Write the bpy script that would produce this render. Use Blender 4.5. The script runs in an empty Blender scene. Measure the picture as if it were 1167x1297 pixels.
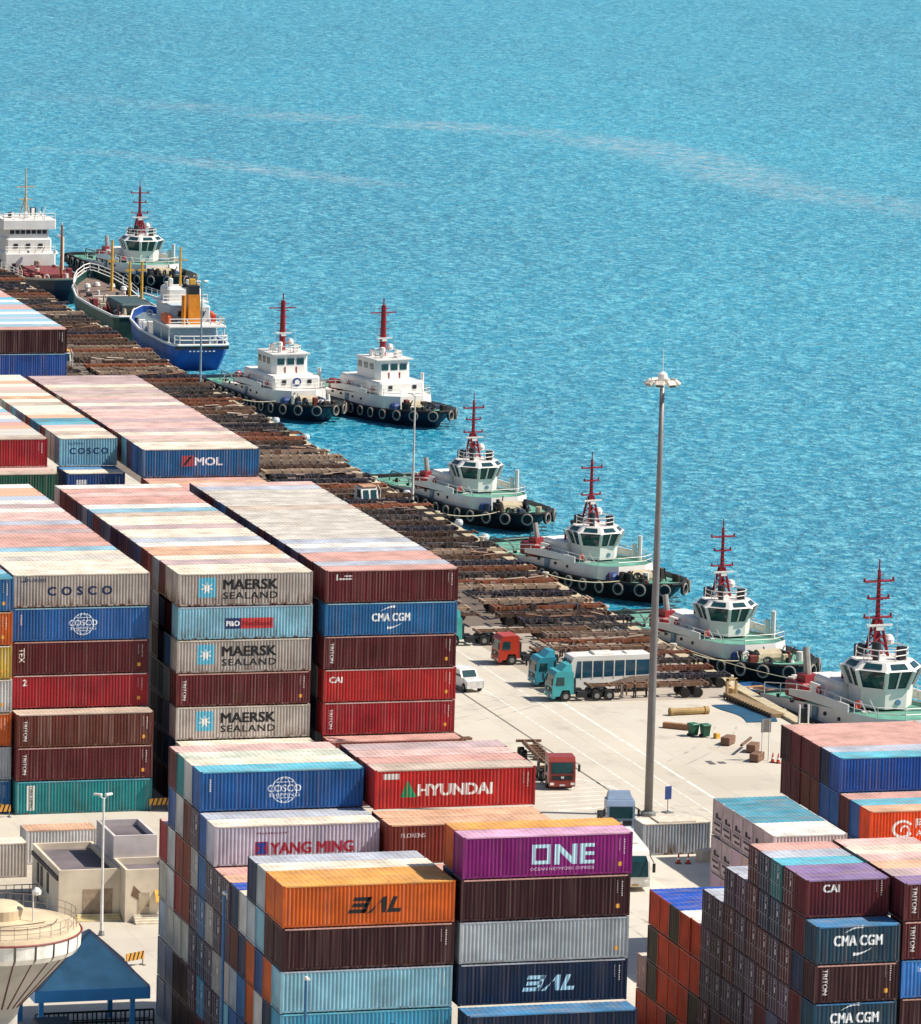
import bpy, bmesh, math, random
from mathutils import Vector, Matrix
from math import sin, cos, pi, radians
random.seed(7)
sc = bpy.context.scene
COL = sc.collection
# ------------------------------------------------------------------ camera, sky, sun, exposure
cd = bpy.data.cameras.new('camera'); cam = bpy.data.objects.new('camera', cd); COL.objects.link(cam)
YAW, PITCH, ROLL = .2862, .1525, .0278
fw = Vector((sin(YAW)*cos(PITCH), cos(YAW)*cos(PITCH), -sin(PITCH)))
ri = Vector((cos(YAW), -sin(YAW), 0)); up = ri.cross(fw)
r2 = ri*cos(ROLL)+up*sin(ROLL); u2 = -ri*sin(ROLL)+up*cos(ROLL)
m = Matrix((r2, u2, -fw)).transposed().to_4x4(); m.translation = (0, 0, 100); cam.matrix_world = m
cd.sensor_fit = 'HORIZONTAL'; cd.sensor_width = 36; cd.lens = 6967.6/1167*36
cd.clip_start = 5; cd.clip_end = 20000
sc.camera = cam
TS = Vector((.9, -.27, 1.08)).normalized()
w = bpy.data.worlds.new('World'); sc.world = w; w.use_nodes = True
nt = w.node_tree; bg = nt.nodes['Background']; sky = nt.nodes.new('ShaderNodeTexSky')
sky.sky_type = 'NISHITA'; sky.sun_disc = False
sky.sun_elevation = math.asin(TS.z); sky.sun_rotation = math.atan2(TS.x, TS.y)
nt.links.new(sky.outputs[0], bg.inputs[0]); bg.inputs[1].default_value = .085
sd = bpy.data.lights.new('sun', 'SUN'); sun = bpy.data.objects.new('sun', sd); COL.objects.link(sun)
sd.energy = 5.0; sd.angle = radians(.5); sd.color = (1, .93, .82)
sun.rotation_euler = TS.to_track_quat('Z', 'Y').to_euler(); sun.location = (300, 300, 300)
sc.view_settings.view_transform = 'Standard'; sc.view_settings.look = 'None'
sc.view_settings.exposure = .36; sc.view_settings.gamma = 1
# ------------------------------------------------------------------ helpers
def lin(h, a=1.0):
    h = h.lstrip('#'); c = [int(h[i:i+2], 16)/255 for i in (0, 2, 4)]
    return tuple((x/12.92 if x <= .04045 else ((x+.055)/1.055)**2.4) for x in c)+(a,)
def N(nt, t, **k):
    n = nt.nodes.new('ShaderNode'+t)
    for a, b in k.items(): setattr(n, a, b)
    return n
MATS = {}
def newmat(name):
    m = bpy.data.materials.new(name); m.use_nodes = True
    return m, m.node_tree, m.node_tree.nodes['Principled BSDF']
def M(hexc, rough=.6, metal=0, var=.25, scale=1.5):
    k = (hexc, rough, metal, var, scale)
    if k in MATS: return MATS[k]
    m, nt, b = newmat('paint_'+hexc.lstrip('#')); L = nt.links.new
    tc = N(nt, 'TexCoord'); no = N(nt, 'TexNoise'); no.inputs['Scale'].default_value = scale; no.inputs['Detail'].default_value = 5
    L(tc.outputs['Object'], no.inputs['Vector'])
    mr = N(nt, 'MapRange'); mr.inputs[1].default_value = .3; mr.inputs[2].default_value = .7
    mr.inputs[3].default_value = 1-var; mr.inputs[4].default_value = 1+var*.5; L(no.outputs[0], mr.inputs[0])
    mx = N(nt, 'MixRGB', blend_type='MULTIPLY'); mx.inputs[0].default_value = 1; mx.inputs[1].default_value = lin(hexc)
    L(mr.outputs[0], mx.inputs[2]); L(mx.outputs[0], b.inputs['Base Color'])
    b.inputs['Roughness'].default_value = rough; b.inputs['Metallic'].default_value = metal
    MATS[k] = m; return m
def obj_paint(name, rust=True, roof=False, rough=.5):
    """paint that takes its colour from each object, with dirt and rust streaks of its own shape"""
    m, nt, b = newmat(name); L = nt.links.new
    oi = N(nt, 'ObjectInfo'); tc = N(nt, 'TexCoord')
    add = N(nt, 'VectorMath', operation='ADD'); L(tc.outputs['Object'], add.inputs[0])
    sc_ = N(nt, 'VectorMath', operation='SCALE'); sc_.inputs['Scale'].default_value = 37.
    cmb = N(nt, 'CombineXYZ'); [L(oi.outputs['Random'], cmb.inputs[i]) for i in (0, 1, 2)]
    L(cmb.outputs[0], sc_.inputs[0]); L(sc_.outputs[0], add.inputs[1])
    n1 = N(nt, 'TexNoise'); n1.inputs['Scale'].default_value = .45; n1.inputs['Detail'].default_value = 6; L(add.outputs[0], n1.inputs['Vector'])
    mr = N(nt, 'MapRange'); mr.inputs[1].default_value = .3; mr.inputs[2].default_value = .7
    mr.inputs[3].default_value = .66; mr.inputs[4].default_value = 1.15; L(n1.outputs[0], mr.inputs[0])
    nb = N(nt, 'TexNoise'); nb.inputs['Scale'].default_value = 1.1; nb.inputs['Detail'].default_value = 3; L(add.outputs[0], nb.inputs['Vector'])
    bp = N(nt, 'Bump'); bp.inputs['Strength'].default_value = .5; bp.inputs['Distance'].default_value = .09; L(nb.outputs[0], bp.inputs['Height']); L(bp.outputs[0], b.inputs['Normal'])
    mx = N(nt, 'MixRGB', blend_type='MULTIPLY'); mx.inputs[0].default_value = 1
    L(oi.outputs['Color'], mx.inputs[1]); L(mr.outputs[0], mx.inputs[2])
    # streaks
    mp = N(nt, 'Mapping'); mp.inputs['Scale'].default_value = (.35, 2.2, 1) if roof else (3.2, 3.2, .35); L(add.outputs[0], mp.inputs[0])
    n2 = N(nt, 'TexNoise'); n2.inputs['Scale'].default_value = 1.; n2.inputs['Detail'].default_value = 7; n2.inputs['Roughness'].default_value = .65; L(mp.outputs[0], n2.inputs['Vector'])
    th = N(nt, 'MapRange'); th.inputs[1].default_value = .47; th.inputs[2].default_value = .7; L(n2.outputs[0], th.inputs[0])
    f = N(nt, 'Math', operation='MULTIPLY'); L(th.outputs[0], f.inputs[0])
    sep = N(nt, 'SeparateXYZ'); L(tc.outputs['Object'], sep.inputs[0])
    if rust:
        mp5 = N(nt, 'Mapping'); mp5.inputs['Scale'].default_value = (5.5, 5.5, .09); L(add.outputs[0], mp5.inputs[0])
        n5 = N(nt, 'TexNoise'); n5.inputs['Scale'].default_value = 1.; n5.inputs['Detail'].default_value = 5; L(mp5.outputs[0], n5.inputs['Vector'])
        t5 = N(nt, 'MapRange'); t5.inputs[1].default_value = .5; t5.inputs[2].default_value = .68; t5.inputs[4].default_value = .3; L(n5.outputs[0], t5.inputs[0])
        m5 = N(nt, 'MixRGB', blend_type='MIX'); m5.inputs[2].default_value = lin('#c3a79c'); g5 = N(nt, 'Math', operation='MULTIPLY'); L(t5.outputs[0], g5.inputs[0]); g6 = N(nt, 'Math', operation='ADD'); g6.inputs[1].default_value = .35; g6.use_clamp = True; L(oi.outputs['Alpha'], g6.inputs[0]); L(g6.outputs[0], g5.inputs[1]); L(g5.outputs[0], m5.inputs[0]); L(mx.outputs[0], m5.inputs[1]); mx = m5
        lo = N(nt, 'MapRange'); lo.inputs[1].default_value = 1.1; lo.inputs[2].default_value = .1; lo.inputs[3].default_value = .45; lo.inputs[4].default_value = 2.2
        L(sep.outputs[2], lo.inputs[0]); f0 = N(nt, 'Math', operation='MULTIPLY'); L(lo.outputs[0], f0.inputs[0]); L(oi.outputs['Alpha'], f0.inputs[1]); L(f0.outputs[0], f.inputs[1]); f.use_clamp = True
        m2 = N(nt, 'MixRGB'); m2.inputs[2].default_value = lin('#5a3524'); L(f.outputs[0], m2.inputs[0]); L(mx.outputs[0], m2.inputs[1]); L(m2.outputs[0], b.inputs['Base Color'])
    else:
        f.inputs[1].default_value = .5
        n4 = N(nt, 'TexNoise'); n4.inputs['Scale'].default_value = 1.3; n4.inputs['Detail'].default_value = 8; n4.inputs['Roughness'].default_value = .7; L(add.outputs[0], n4.inputs['Vector'])
        t4 = N(nt, 'MapRange'); t4.inputs[1].default_value = .58; t4.inputs[2].default_value = .7; t4.inputs[4].default_value = .55; L(n4.outputs[0], t4.inputs[0])
        m4 = N(nt, 'MixRGB'); m4.inputs[2].default_value = lin('#76583f'); L(t4.outputs[0], m4.inputs[0]); L(mx.outputs[0], m4.inputs[1]); mx = m4
        m2 = N(nt, 'MixRGB'); m2.inputs[2].default_value = lin('#a48d7c'); L(f.outputs[0], m2.inputs[0]); L(mx.outputs[0], m2.inputs[1]); L(m2.outputs[0], b.inputs['Base Color'])
    b.inputs['Roughness'].default_value = rough+.08; b.inputs['Specular IOR Level'].default_value = .3
    return m
PAINT = obj_paint('container_paint'); ROOFP = obj_paint('container_roof_paint', rust=False, roof=True, rough=.6)
def flat_paint():
    m, nt, b = newmat('object_coloured_paint'); oi = N(nt, 'ObjectInfo'); nt.links.new(oi.outputs['Color'], b.inputs['Base Color']); b.inputs['Roughness'].default_value = .5; return m
MARKP = flat_paint()
GLASS = M('#1c4146', .08, 0, .3, 3)
class MB:
    def __init__(s): s.v = []; s.f = []
    def add(s, vs, fs):
        n = len(s.v); s.v += [tuple(v) for v in vs]; s.f += [tuple(i+n for i in f) for f in fs]; return s
    def box(s, x0, y0, z0, x1, y1, z1):
        return s.add([(x0,y0,z0),(x1,y0,z0),(x1,y1,z0),(x0,y1,z0),(x0,y0,z1),(x1,y0,z1),(x1,y1,z1),(x0,y1,z1)],
                     [(0,3,2,1),(4,5,6,7),(0,1,5,4),(1,2,6,5),(2,3,7,6),(3,0,4,7)])
    def bevbox(s, x0, y0, z0, x1, y1, z1, c):
        """box with chamfered vertical corners and top"""
        def ring(x0,y0,x1,y1,c): return [(x0+c,y0),(x1-c,y0),(x1,y0+c),(x1,y1-c),(x1-c,y1),(x0+c,y1),(x0,y1-c),(x0,y0+c)]
        R = [[(a,b,z0) for a,b in ring(x0,y0,x1,y1,c)], [(a,b,z1-c) for a,b in ring(x0,y0,x1,y1,c)], [(a,b,z1) for a,b in ring(x0+c*.7,y0+c*.7,x1-c*.7,y1-c*.7,c)]]
        return s.loft(R)
    def loft(s, rings, close=True, caps=True):
        n = len(rings[0]); vs = [p for r in rings for p in r]; fs = []
        for i in range(len(rings)-1):
            for j in range(n if close else n-1):
                k = (j+1) % n; fs.append((i*n+j, i*n+k, (i+1)*n+k, (i+1)*n+j))
        if caps and close: fs += [tuple(range(n-1, -1, -1)), tuple(range((len(rings)-1)*n, len(rings)*n))]
        return s.add(vs, fs)
    def prism(s, pts, z0, z1, sx=1., sy=None, c=(0, 0)):
        sy = sx if sy is None else sy
        return s.loft([[(x, y, z0) for x, y in pts], [(c[0]+(x-c[0])*sx, c[1]+(y-c[1])*sy, z1) for x, y in pts]])
    def bar(s, a, b, r, n=6, r2=None):
        a, b = Vector(a), Vector(b); d = b-a
        if d.length < 1e-6: return s
        d.normalize(); t = Vector((0,0,1)) if abs(d.z) < .9 else Vector((1,0,0)); u = d.cross(t).normalized(); v = d.cross(u)
        r2 = r if r2 is None else r2
        return s.loft([[a+(u*cos(2*pi*i/n)+v*sin(2*pi*i/n))*r for i in range(n)], [b+(u*cos(2*pi*i/n)+v*sin(2*pi*i/n))*r2 for i in range(n)]])
    def path(s, pts, r, n=5):
        for a, b in zip(pts, pts[1:]): s.bar(a, b, r, n)
        return s
    def lathe(s, prof, n=24, c=(0, 0)):
        return s.loft([[(c[0]+r*cos(2*pi*i/n), c[1]+r*sin(2*pi*i/n), z) for i in range(n)] for r, z in prof])
    def torus(s, c, ax, R, r, n=14, k=7):
        ax = Vector(ax).normalized(); t = Vector((0,0,1)) if abs(ax.z) < .9 else Vector((1,0,0)); u = ax.cross(t).normalized(); v = ax.cross(u); c = Vector(c)
        vs = []; fs = []
        for i in range(n):
            d = u*cos(2*pi*i/n)+v*sin(2*pi*i/n)
            for j in range(k): vs.append(c+d*(R+r*cos(2*pi*j/k))+ax*r*sin(2*pi*j/k))
        for i in range(n):
            for j in range(k): fs.append((i*k+j, ((i+1)%n)*k+j, ((i+1)%n)*k+(j+1)%k, i*k+(j+1)%k))
        return s.add(vs, fs)
    def mesh(s, name, mat):
        me = bpy.data.meshes.new(name); me.from_pydata(s.v, [], s.f); me.materials.append(mat)
        bm = bmesh.new(); bm.from_mesh(me); bmesh.ops.recalc_face_normals(bm, faces=bm.faces); bm.to_mesh(me); bm.free(); return me
    def build(s, name, mat, parent=None, smooth=False, **k):
        me = s.mesh(name, mat)
        if smooth: me.shade_smooth()
        return link(name, me, parent, **k)
def link(name, me, parent=None, color=None, loc=None, rz=None, **props):
    o = bpy.data.objects.new(name, me); COL.objects.link(o); o.parent = parent
    if color: o.color = color
    if loc: o.location = loc
    if rz is not None: o.rotation_euler = (0, 0, rz)
    for k, v in props.items(): o[k] = v
    return o
def thing(name, label, category, loc=(0, 0, 0), rz=0, group=None):
    o = bpy.data.objects.new(name, None); COL.objects.link(o); o.location = loc; o.rotation_euler = (0, 0, rz)
    o['label'] = label; o['category'] = category; o.empty_display_size = .5
    if group: o['group'] = group
    return o
ONES = 'zeroth first second third fourth fifth sixth seventh eighth ninth tenth eleventh twelfth thirteenth fourteenth fifteenth sixteenth seventeenth eighteenth nineteenth'.split()
TENS = {2: 'twenty', 3: 'thirty', 4: 'forty', 5: 'fifty', 6: 'sixty', 7: 'seventy', 8: 'eighty', 9: 'ninety'}
TENTH = {2: 'twentieth', 3: 'thirtieth', 4: 'fortieth', 5: 'fiftieth', 6: 'sixtieth', 7: 'seventieth', 8: 'eightieth', 9: 'ninetieth'}
def ordn(n):
    if n < 20: return ONES[n]
    return TENTH[n//10] if n % 10 == 0 else TENS[n//10]+'-'+ONES[n % 10]
# text and painted marks --------------------------------------------------------------
TXT = {}
def text_geo(s, size=1., bold=0., sx=1., shear=0., sp=1.):
    k = (s, size, bold, sx, shear, sp)
    if k in TXT: return TXT[k]
    cu = bpy.data.curves.new('lettering', 'FONT'); cu.body = s; cu.size = size; cu.offset = bold; cu.shear = shear; cu.space_character = sp; cu.resolution_u = 3
    o = bpy.data.objects.new('lettering', cu); COL.objects.link(o); dg = bpy.context.evaluated_depsgraph_get(); dg.update()
    me = bpy.data.meshes.new_from_object(o.evaluated_get(dg)); vs = [(v.co.x*sx, v.co.y) for v in me.vertices]; fs = [tuple(p.vertices) for p in me.polygons]
    bpy.data.objects.remove(o); bpy.data.curves.remove(cu); bpy.data.meshes.remove(me)
    x0 = min(v[0] for v in vs); vs = [(x-x0, y) for x, y in vs]
    TXT[k] = (vs, fs, max(v[0] for v in vs)); return TXT[k]
def tgeo(s, w=None, **k):
    fat = k.pop('bold', 0.)*k.get('size', 1.)*1.3; vs, fs, W = text_geo(s, **k)
    if w: vs = [(x*w/W, y) for x, y in vs]; W = w
    return vs, fs, W, fat
# ------------------------------------------------------------------ shipping containers
LP = .2768
def corr(x, L):
    """depth of the side wall corrugation at x"""
    if x < .17 or x > L-.17: return 0.
    t = ((x-.17) % LP)/LP
    return 0. if t < .26 else (t-.26)/.24 if t < .5 else 1. if t < .76 else (1-t)/.24
def corr_breaks(L, a, b):
    out = []; i = 0
    while .17+i*LP < L-.17:
        for t in (0, .26, .5, .76):
            x = .17+(i+t)*LP
            if a < x < min(b, L-.17): out.append(x)
        i += 1
    return out
DEP = .045
CM = {}
def cont_mesh(kind, L, H=2.9, W=2.438):
    k = (kind, L, H)
    if k in CM: return CM[k]
    b = MB()
    if kind == 'side_walls':
        xs = [.03]+corr_breaks(L, .03, L-.03)+[L-.17, L-.03]
        for y, s in ((.018, 1), (W-.018, -1)):
            pr = [(x, y+s*DEP*corr(x, L)) for x in xs]
            b.loft([[(x, yy, .15) for x, yy in pr], [(x, yy, H-.1) for x, yy in pr]], close=False)
        # far end wall
        pr = [(L-.02-.04*((i//2) % 2), .1+i*(W-.2)/24) for i in range(25)]
        b.loft([[(x, y, .15) for x, y in pr], [(x, y, H-.1) for x, y in pr]], close=False)
        b.box(.05, .05, .06, L-.05, W-.05, .13)
    elif kind == 'end_wall':
        pr = [(.02+.04*((i//2) % 2), .1+i*(W-.2)/24) for i in range(25)]
        b.loft([[(x, y, .15) for x, y in pr], [(x, y, H-.1) for x, y in pr]], close=False)
    elif kind == 'roof':
        n = int((L-.5)/.21); xs = [.19]+[.25+i*(L-.5)/n for i in range(n+1)]+[L-.19]
        pr = [(x, H+.004-.022*(i % 2) if 0 < i < len(xs)-1 else H) for i, x in enumerate(xs)]
        b.loft([[(x, .012, H-.1), (x, .012, z), (x, W-.012, z), (x, W-.012, H-.1)] for x, z in pr], close=False)
        for x0 in (.03, L-.19): b.box(x0, .15, H-.02, x0+.16, W-.15, H+.003)
    elif kind == 'frame':
        e = .0
        for x in (0, L-.14):
            for y in (0, W-.14): b.box(x, y, .1, x+.14, y+.14, H-.1)
        for y in (.004, W-.064):
            b.box(.14, y+.012, H-.1, L-.14, y+.05, H-.03); b.box(.14, y, .03, L-.14, y+.06, .16)
        for x in (.004, L-.084):
            b.box(x, .14, H-.13, x+.08, W-.14, H-.004); b.box(x, .14, .03, x+.08, W-.14, .16)
        for x in (-.004, L-.176):
            for y in (-.004, W-.158):
                for z in (0, H-.115): b.box(x, y, z, x+.18, y+.162, z+.117)
    elif kind == 'door':
        hw = W/2-.15
        b.box(.022, 0, .17, .07, hw, H-.14)
        for i in range(5):
            z = .3+i*(H-.6)/5; b.box(.012, .08, z, .02, hw-.08, z+(H-.6)/5-.1)
    elif kind == 'lock_rods':
        for y in (.28, .8):
            b.bar((-.02, y, .1), (-.02, y, H-.08), .022, 5)
            for z in (.2, .9, 1.3, 2.0, H-.3): b.box(-.045, y-.05, z, .018, y+.05, z+.07)
            b.box(-.06, y-.02, 1.1, -.03, y+.3, 1.16)
    elif kind == 'door_marks':
        for j in range(3): b.box(.009, .62-.0, 2.45-.17*j, .0115, .62+.34-.05*j, 2.53-.17*j)
        b.box(.009, .62, 1.5, .0115, .85, 1.9)
    CM[k] = b.mesh(kind, {'side_walls': PAINT, 'end_wall': PAINT, 'roof': ROOFP, 'frame': PAINT, 'door': PAINT, 'lock_rods': MARKP, 'door_marks': MARKP}[kind]); return CM[k]
def deco(root, geo, x, z, col, L, name='lettering', rot=0, W=None, H=None):
    """paint a flat 2d outline (vs, fs) onto the corrugated long side so that it follows every rib"""
    vs, fs = geo[0], geo[1]
    bm = bmesh.new(); fat = geo[3] if len(geo) > 3 else 0
    for j_, (da, db) in enumerate(((0, 0), (-fat, -fat*.5), (fat, -fat*.5), (-fat, fat*.5), (fat, fat*.5)) if fat else ((0, 0),)):
        bv = []
        for a, b in vs:
            a += da; b += db
            if rot: a, b = (-b, a) if rot > 0 else (b, -a)
            bv.append(bm.verts.new((x+a, -.0015*j_, z+b)))
        for f in fs:
            try: bm.faces.new([bv[i] for i in f])
            except ValueError: pass
    xa = min(v.co.x for v in bm.verts); xb = max(v.co.x for v in bm.verts)
    for c in corr_breaks(L, xa, xb):
        bmesh.ops.bisect_plane(bm, geom=bm.verts[:]+bm.edges[:]+bm.faces[:], plane_co=(c, 0, 0), plane_no=(1, 0, 0))
    for v in bm.verts: v.co.y += .018+DEP*corr(v.co.x, L)-.006
    bmesh.ops.recalc_face_normals(bm, faces=bm.faces)
    for f in bm.faces:
        if f.normal.y > 0: f.normal_flip()
    me = bpy.data.meshes.new(name); bm.to_mesh(me); bm.free(); me.materials.append(MARKP)
    return link(name, me, root, color=lin(col))
def rect(w, h, sl=0): return ([(0, 0), (w, 0), (w+sl, h), (sl, h)], [(0, 1, 2, 3)])
def poly(p): return (p, [tuple(range(len(p)))])
def ring2(R, r, sx=1, a0=0, a1=360, n=28):
    vs = []; fs = []
    for i in range(n+1):
        a = radians(a0+(a1-a0)*i/n); vs += [(R*cos(a)*sx, R*sin(a)), (r*cos(a)*sx, r*sin(a))]
    for i in range(n): fs.append((2*i, 2*i+2, 2*i+3, 2*i+1))
    return vs, fs
def swoosh(w, hgt, flip=False):
    """tapered arc"""
    vs = []; n = 14
    for i in range(n+1):
        t = i/n; x = w*t; y = hgt*sin(t*pi*.5); th = .03+.2*t**1.3
        vs += [(x, y), (x, y-th)]
    if flip: vs = [(w-x, -y) for x, y in vs]
    return vs, [(2*i, 2*i+2, 2*i+3, 2*i+1) for i in range(n)]
def blocks(n, w, h, gap, seed=0):
    r = random.Random(seed); vs = []; fs = []; x = 0
    for i in range(n):
        k = len(vs); hh = h*r.choice([.7, 1, 1, .85])
        vs += [(x, 0), (x+w, 0), (x+w, hh), (x, hh)]; fs.append((k, k+1, k+2, k+3)); x += w+gap
    return vs, fs
def side_codes(root, L, seed, yellow=False, white='#c9c3c0'):
    deco(root, blocks(7, .09, .09, .07, seed), L-.62, 2.45, white, L, 'code_marking', rot=-1)
    deco(root, blocks(9, .05, .05, .05, seed+1), L-.95, 2.5, white, L, 'data_marking', rot=-1)
    if yellow: deco(root, rect(.28, .3), L-1.0, .55, '#e0a040', L, 'yellow_panel')
def vtext(root, s, L, size=.62, col='#d5d0cc', x=.95, z=2.35): deco(root, tgeo(s, size=size, bold=.02), x-.35, z, col, L, 'lettering', rot=-1)
def T(root, s, x, z, col, L, **k): return deco(root, tgeo(s, **k), x, z, col, L)
def cosco_shipping(r, L):
    c = '#d8dde6'; cx = L*.515; z = 1.42
    for g in (ring2(.98, .9), ring2(.95, .87, .5)): deco(r, g, cx, z, c, L, 'globe_emblem')
    for zz, ww in ((.55, 1.3), (-.62, 1.2)): deco(r, rect(ww, .06), cx-ww/2, z+zz, c, L, 'globe_emblem')
    T(r, 'COSCO', cx-1.25, z-.12, c, L, size=.72, bold=.02, w=2.5); T(r, 'SHIPPING', cx-1.15, z-.5, c, L, size=.38, bold=.01, w=2.3)
    vtext(r, '\u2022\u2022\u2022\u2022\u2022\u2022', L, .45)
def maersk(r, L):
    deco(r, rect(1.55, 1.75), 1.85, .75, '#5fb4cf', L, 'emblem_panel')
    p = []
    for i in range(14): rr = .62 if i % 2 == 0 else .24; a = pi/2+pi*i/7; p.append((rr*cos(a), rr*sin(a)))
    o = deco(r, ([(0, 0)]+p, [(0, i+1, (i+1) % 14+1) for i in range(14)]), 2.62, 1.6, '#e9e6e0', L, 'star_emblem')
    o.location.y = -.004
    T(r, 'MAERSK', 4.1, 1.45, '#17181c', L, size=1.25, bold=.03, w=4.9); T(r, 'SEALAND', 4.1, .6, '#17181c', L, size=.85, bold=.02, w=4.9, sp=1.15)
def bal(r, L, c, z=.85):
    for i, (a, b) in enumerate(((0, 1.25), (.1, 1.1), (0, 1.25))): deco(r, rect(b, .27, .1), 4.6+.17*i+a, z+.42*i, c, L, 'lettering')
    deco(r, rect(.32, 1.1, .45), 5.55, z, c, L, 'lettering')
    deco(r, poly([(0, 0), (.32, 0), (1.15, 1.1), (1.42, 1.1), (1.35, 0), (1.05, 0), (1.0, .75)]), 5.95, z, c, L, 'lettering')
    deco(r, poly([(0, 0), (.95, 0), (1.05, .27), (.42, .27), (.78, 1.1), (.45, 1.1)]), 7.35, z, c, L, 'lettering')
def cmacgm(r, L, k=1.):
    cx = L*.5
    T(r, 'CMA CGM', cx-1.75*k, 1.25, '#e4e8ea', L, size=1.0*k, bold=.03, w=3.5*k)
    deco(r, swoosh(1.35*k, .5), cx-1.0*k, 2.15, '#e4e8ea', L, 'arc_emblem'); deco(r, swoosh(1.35*k, .5, True), cx-.35*k, 1.02, '#e4e8ea', L, 'arc_emblem')
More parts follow.
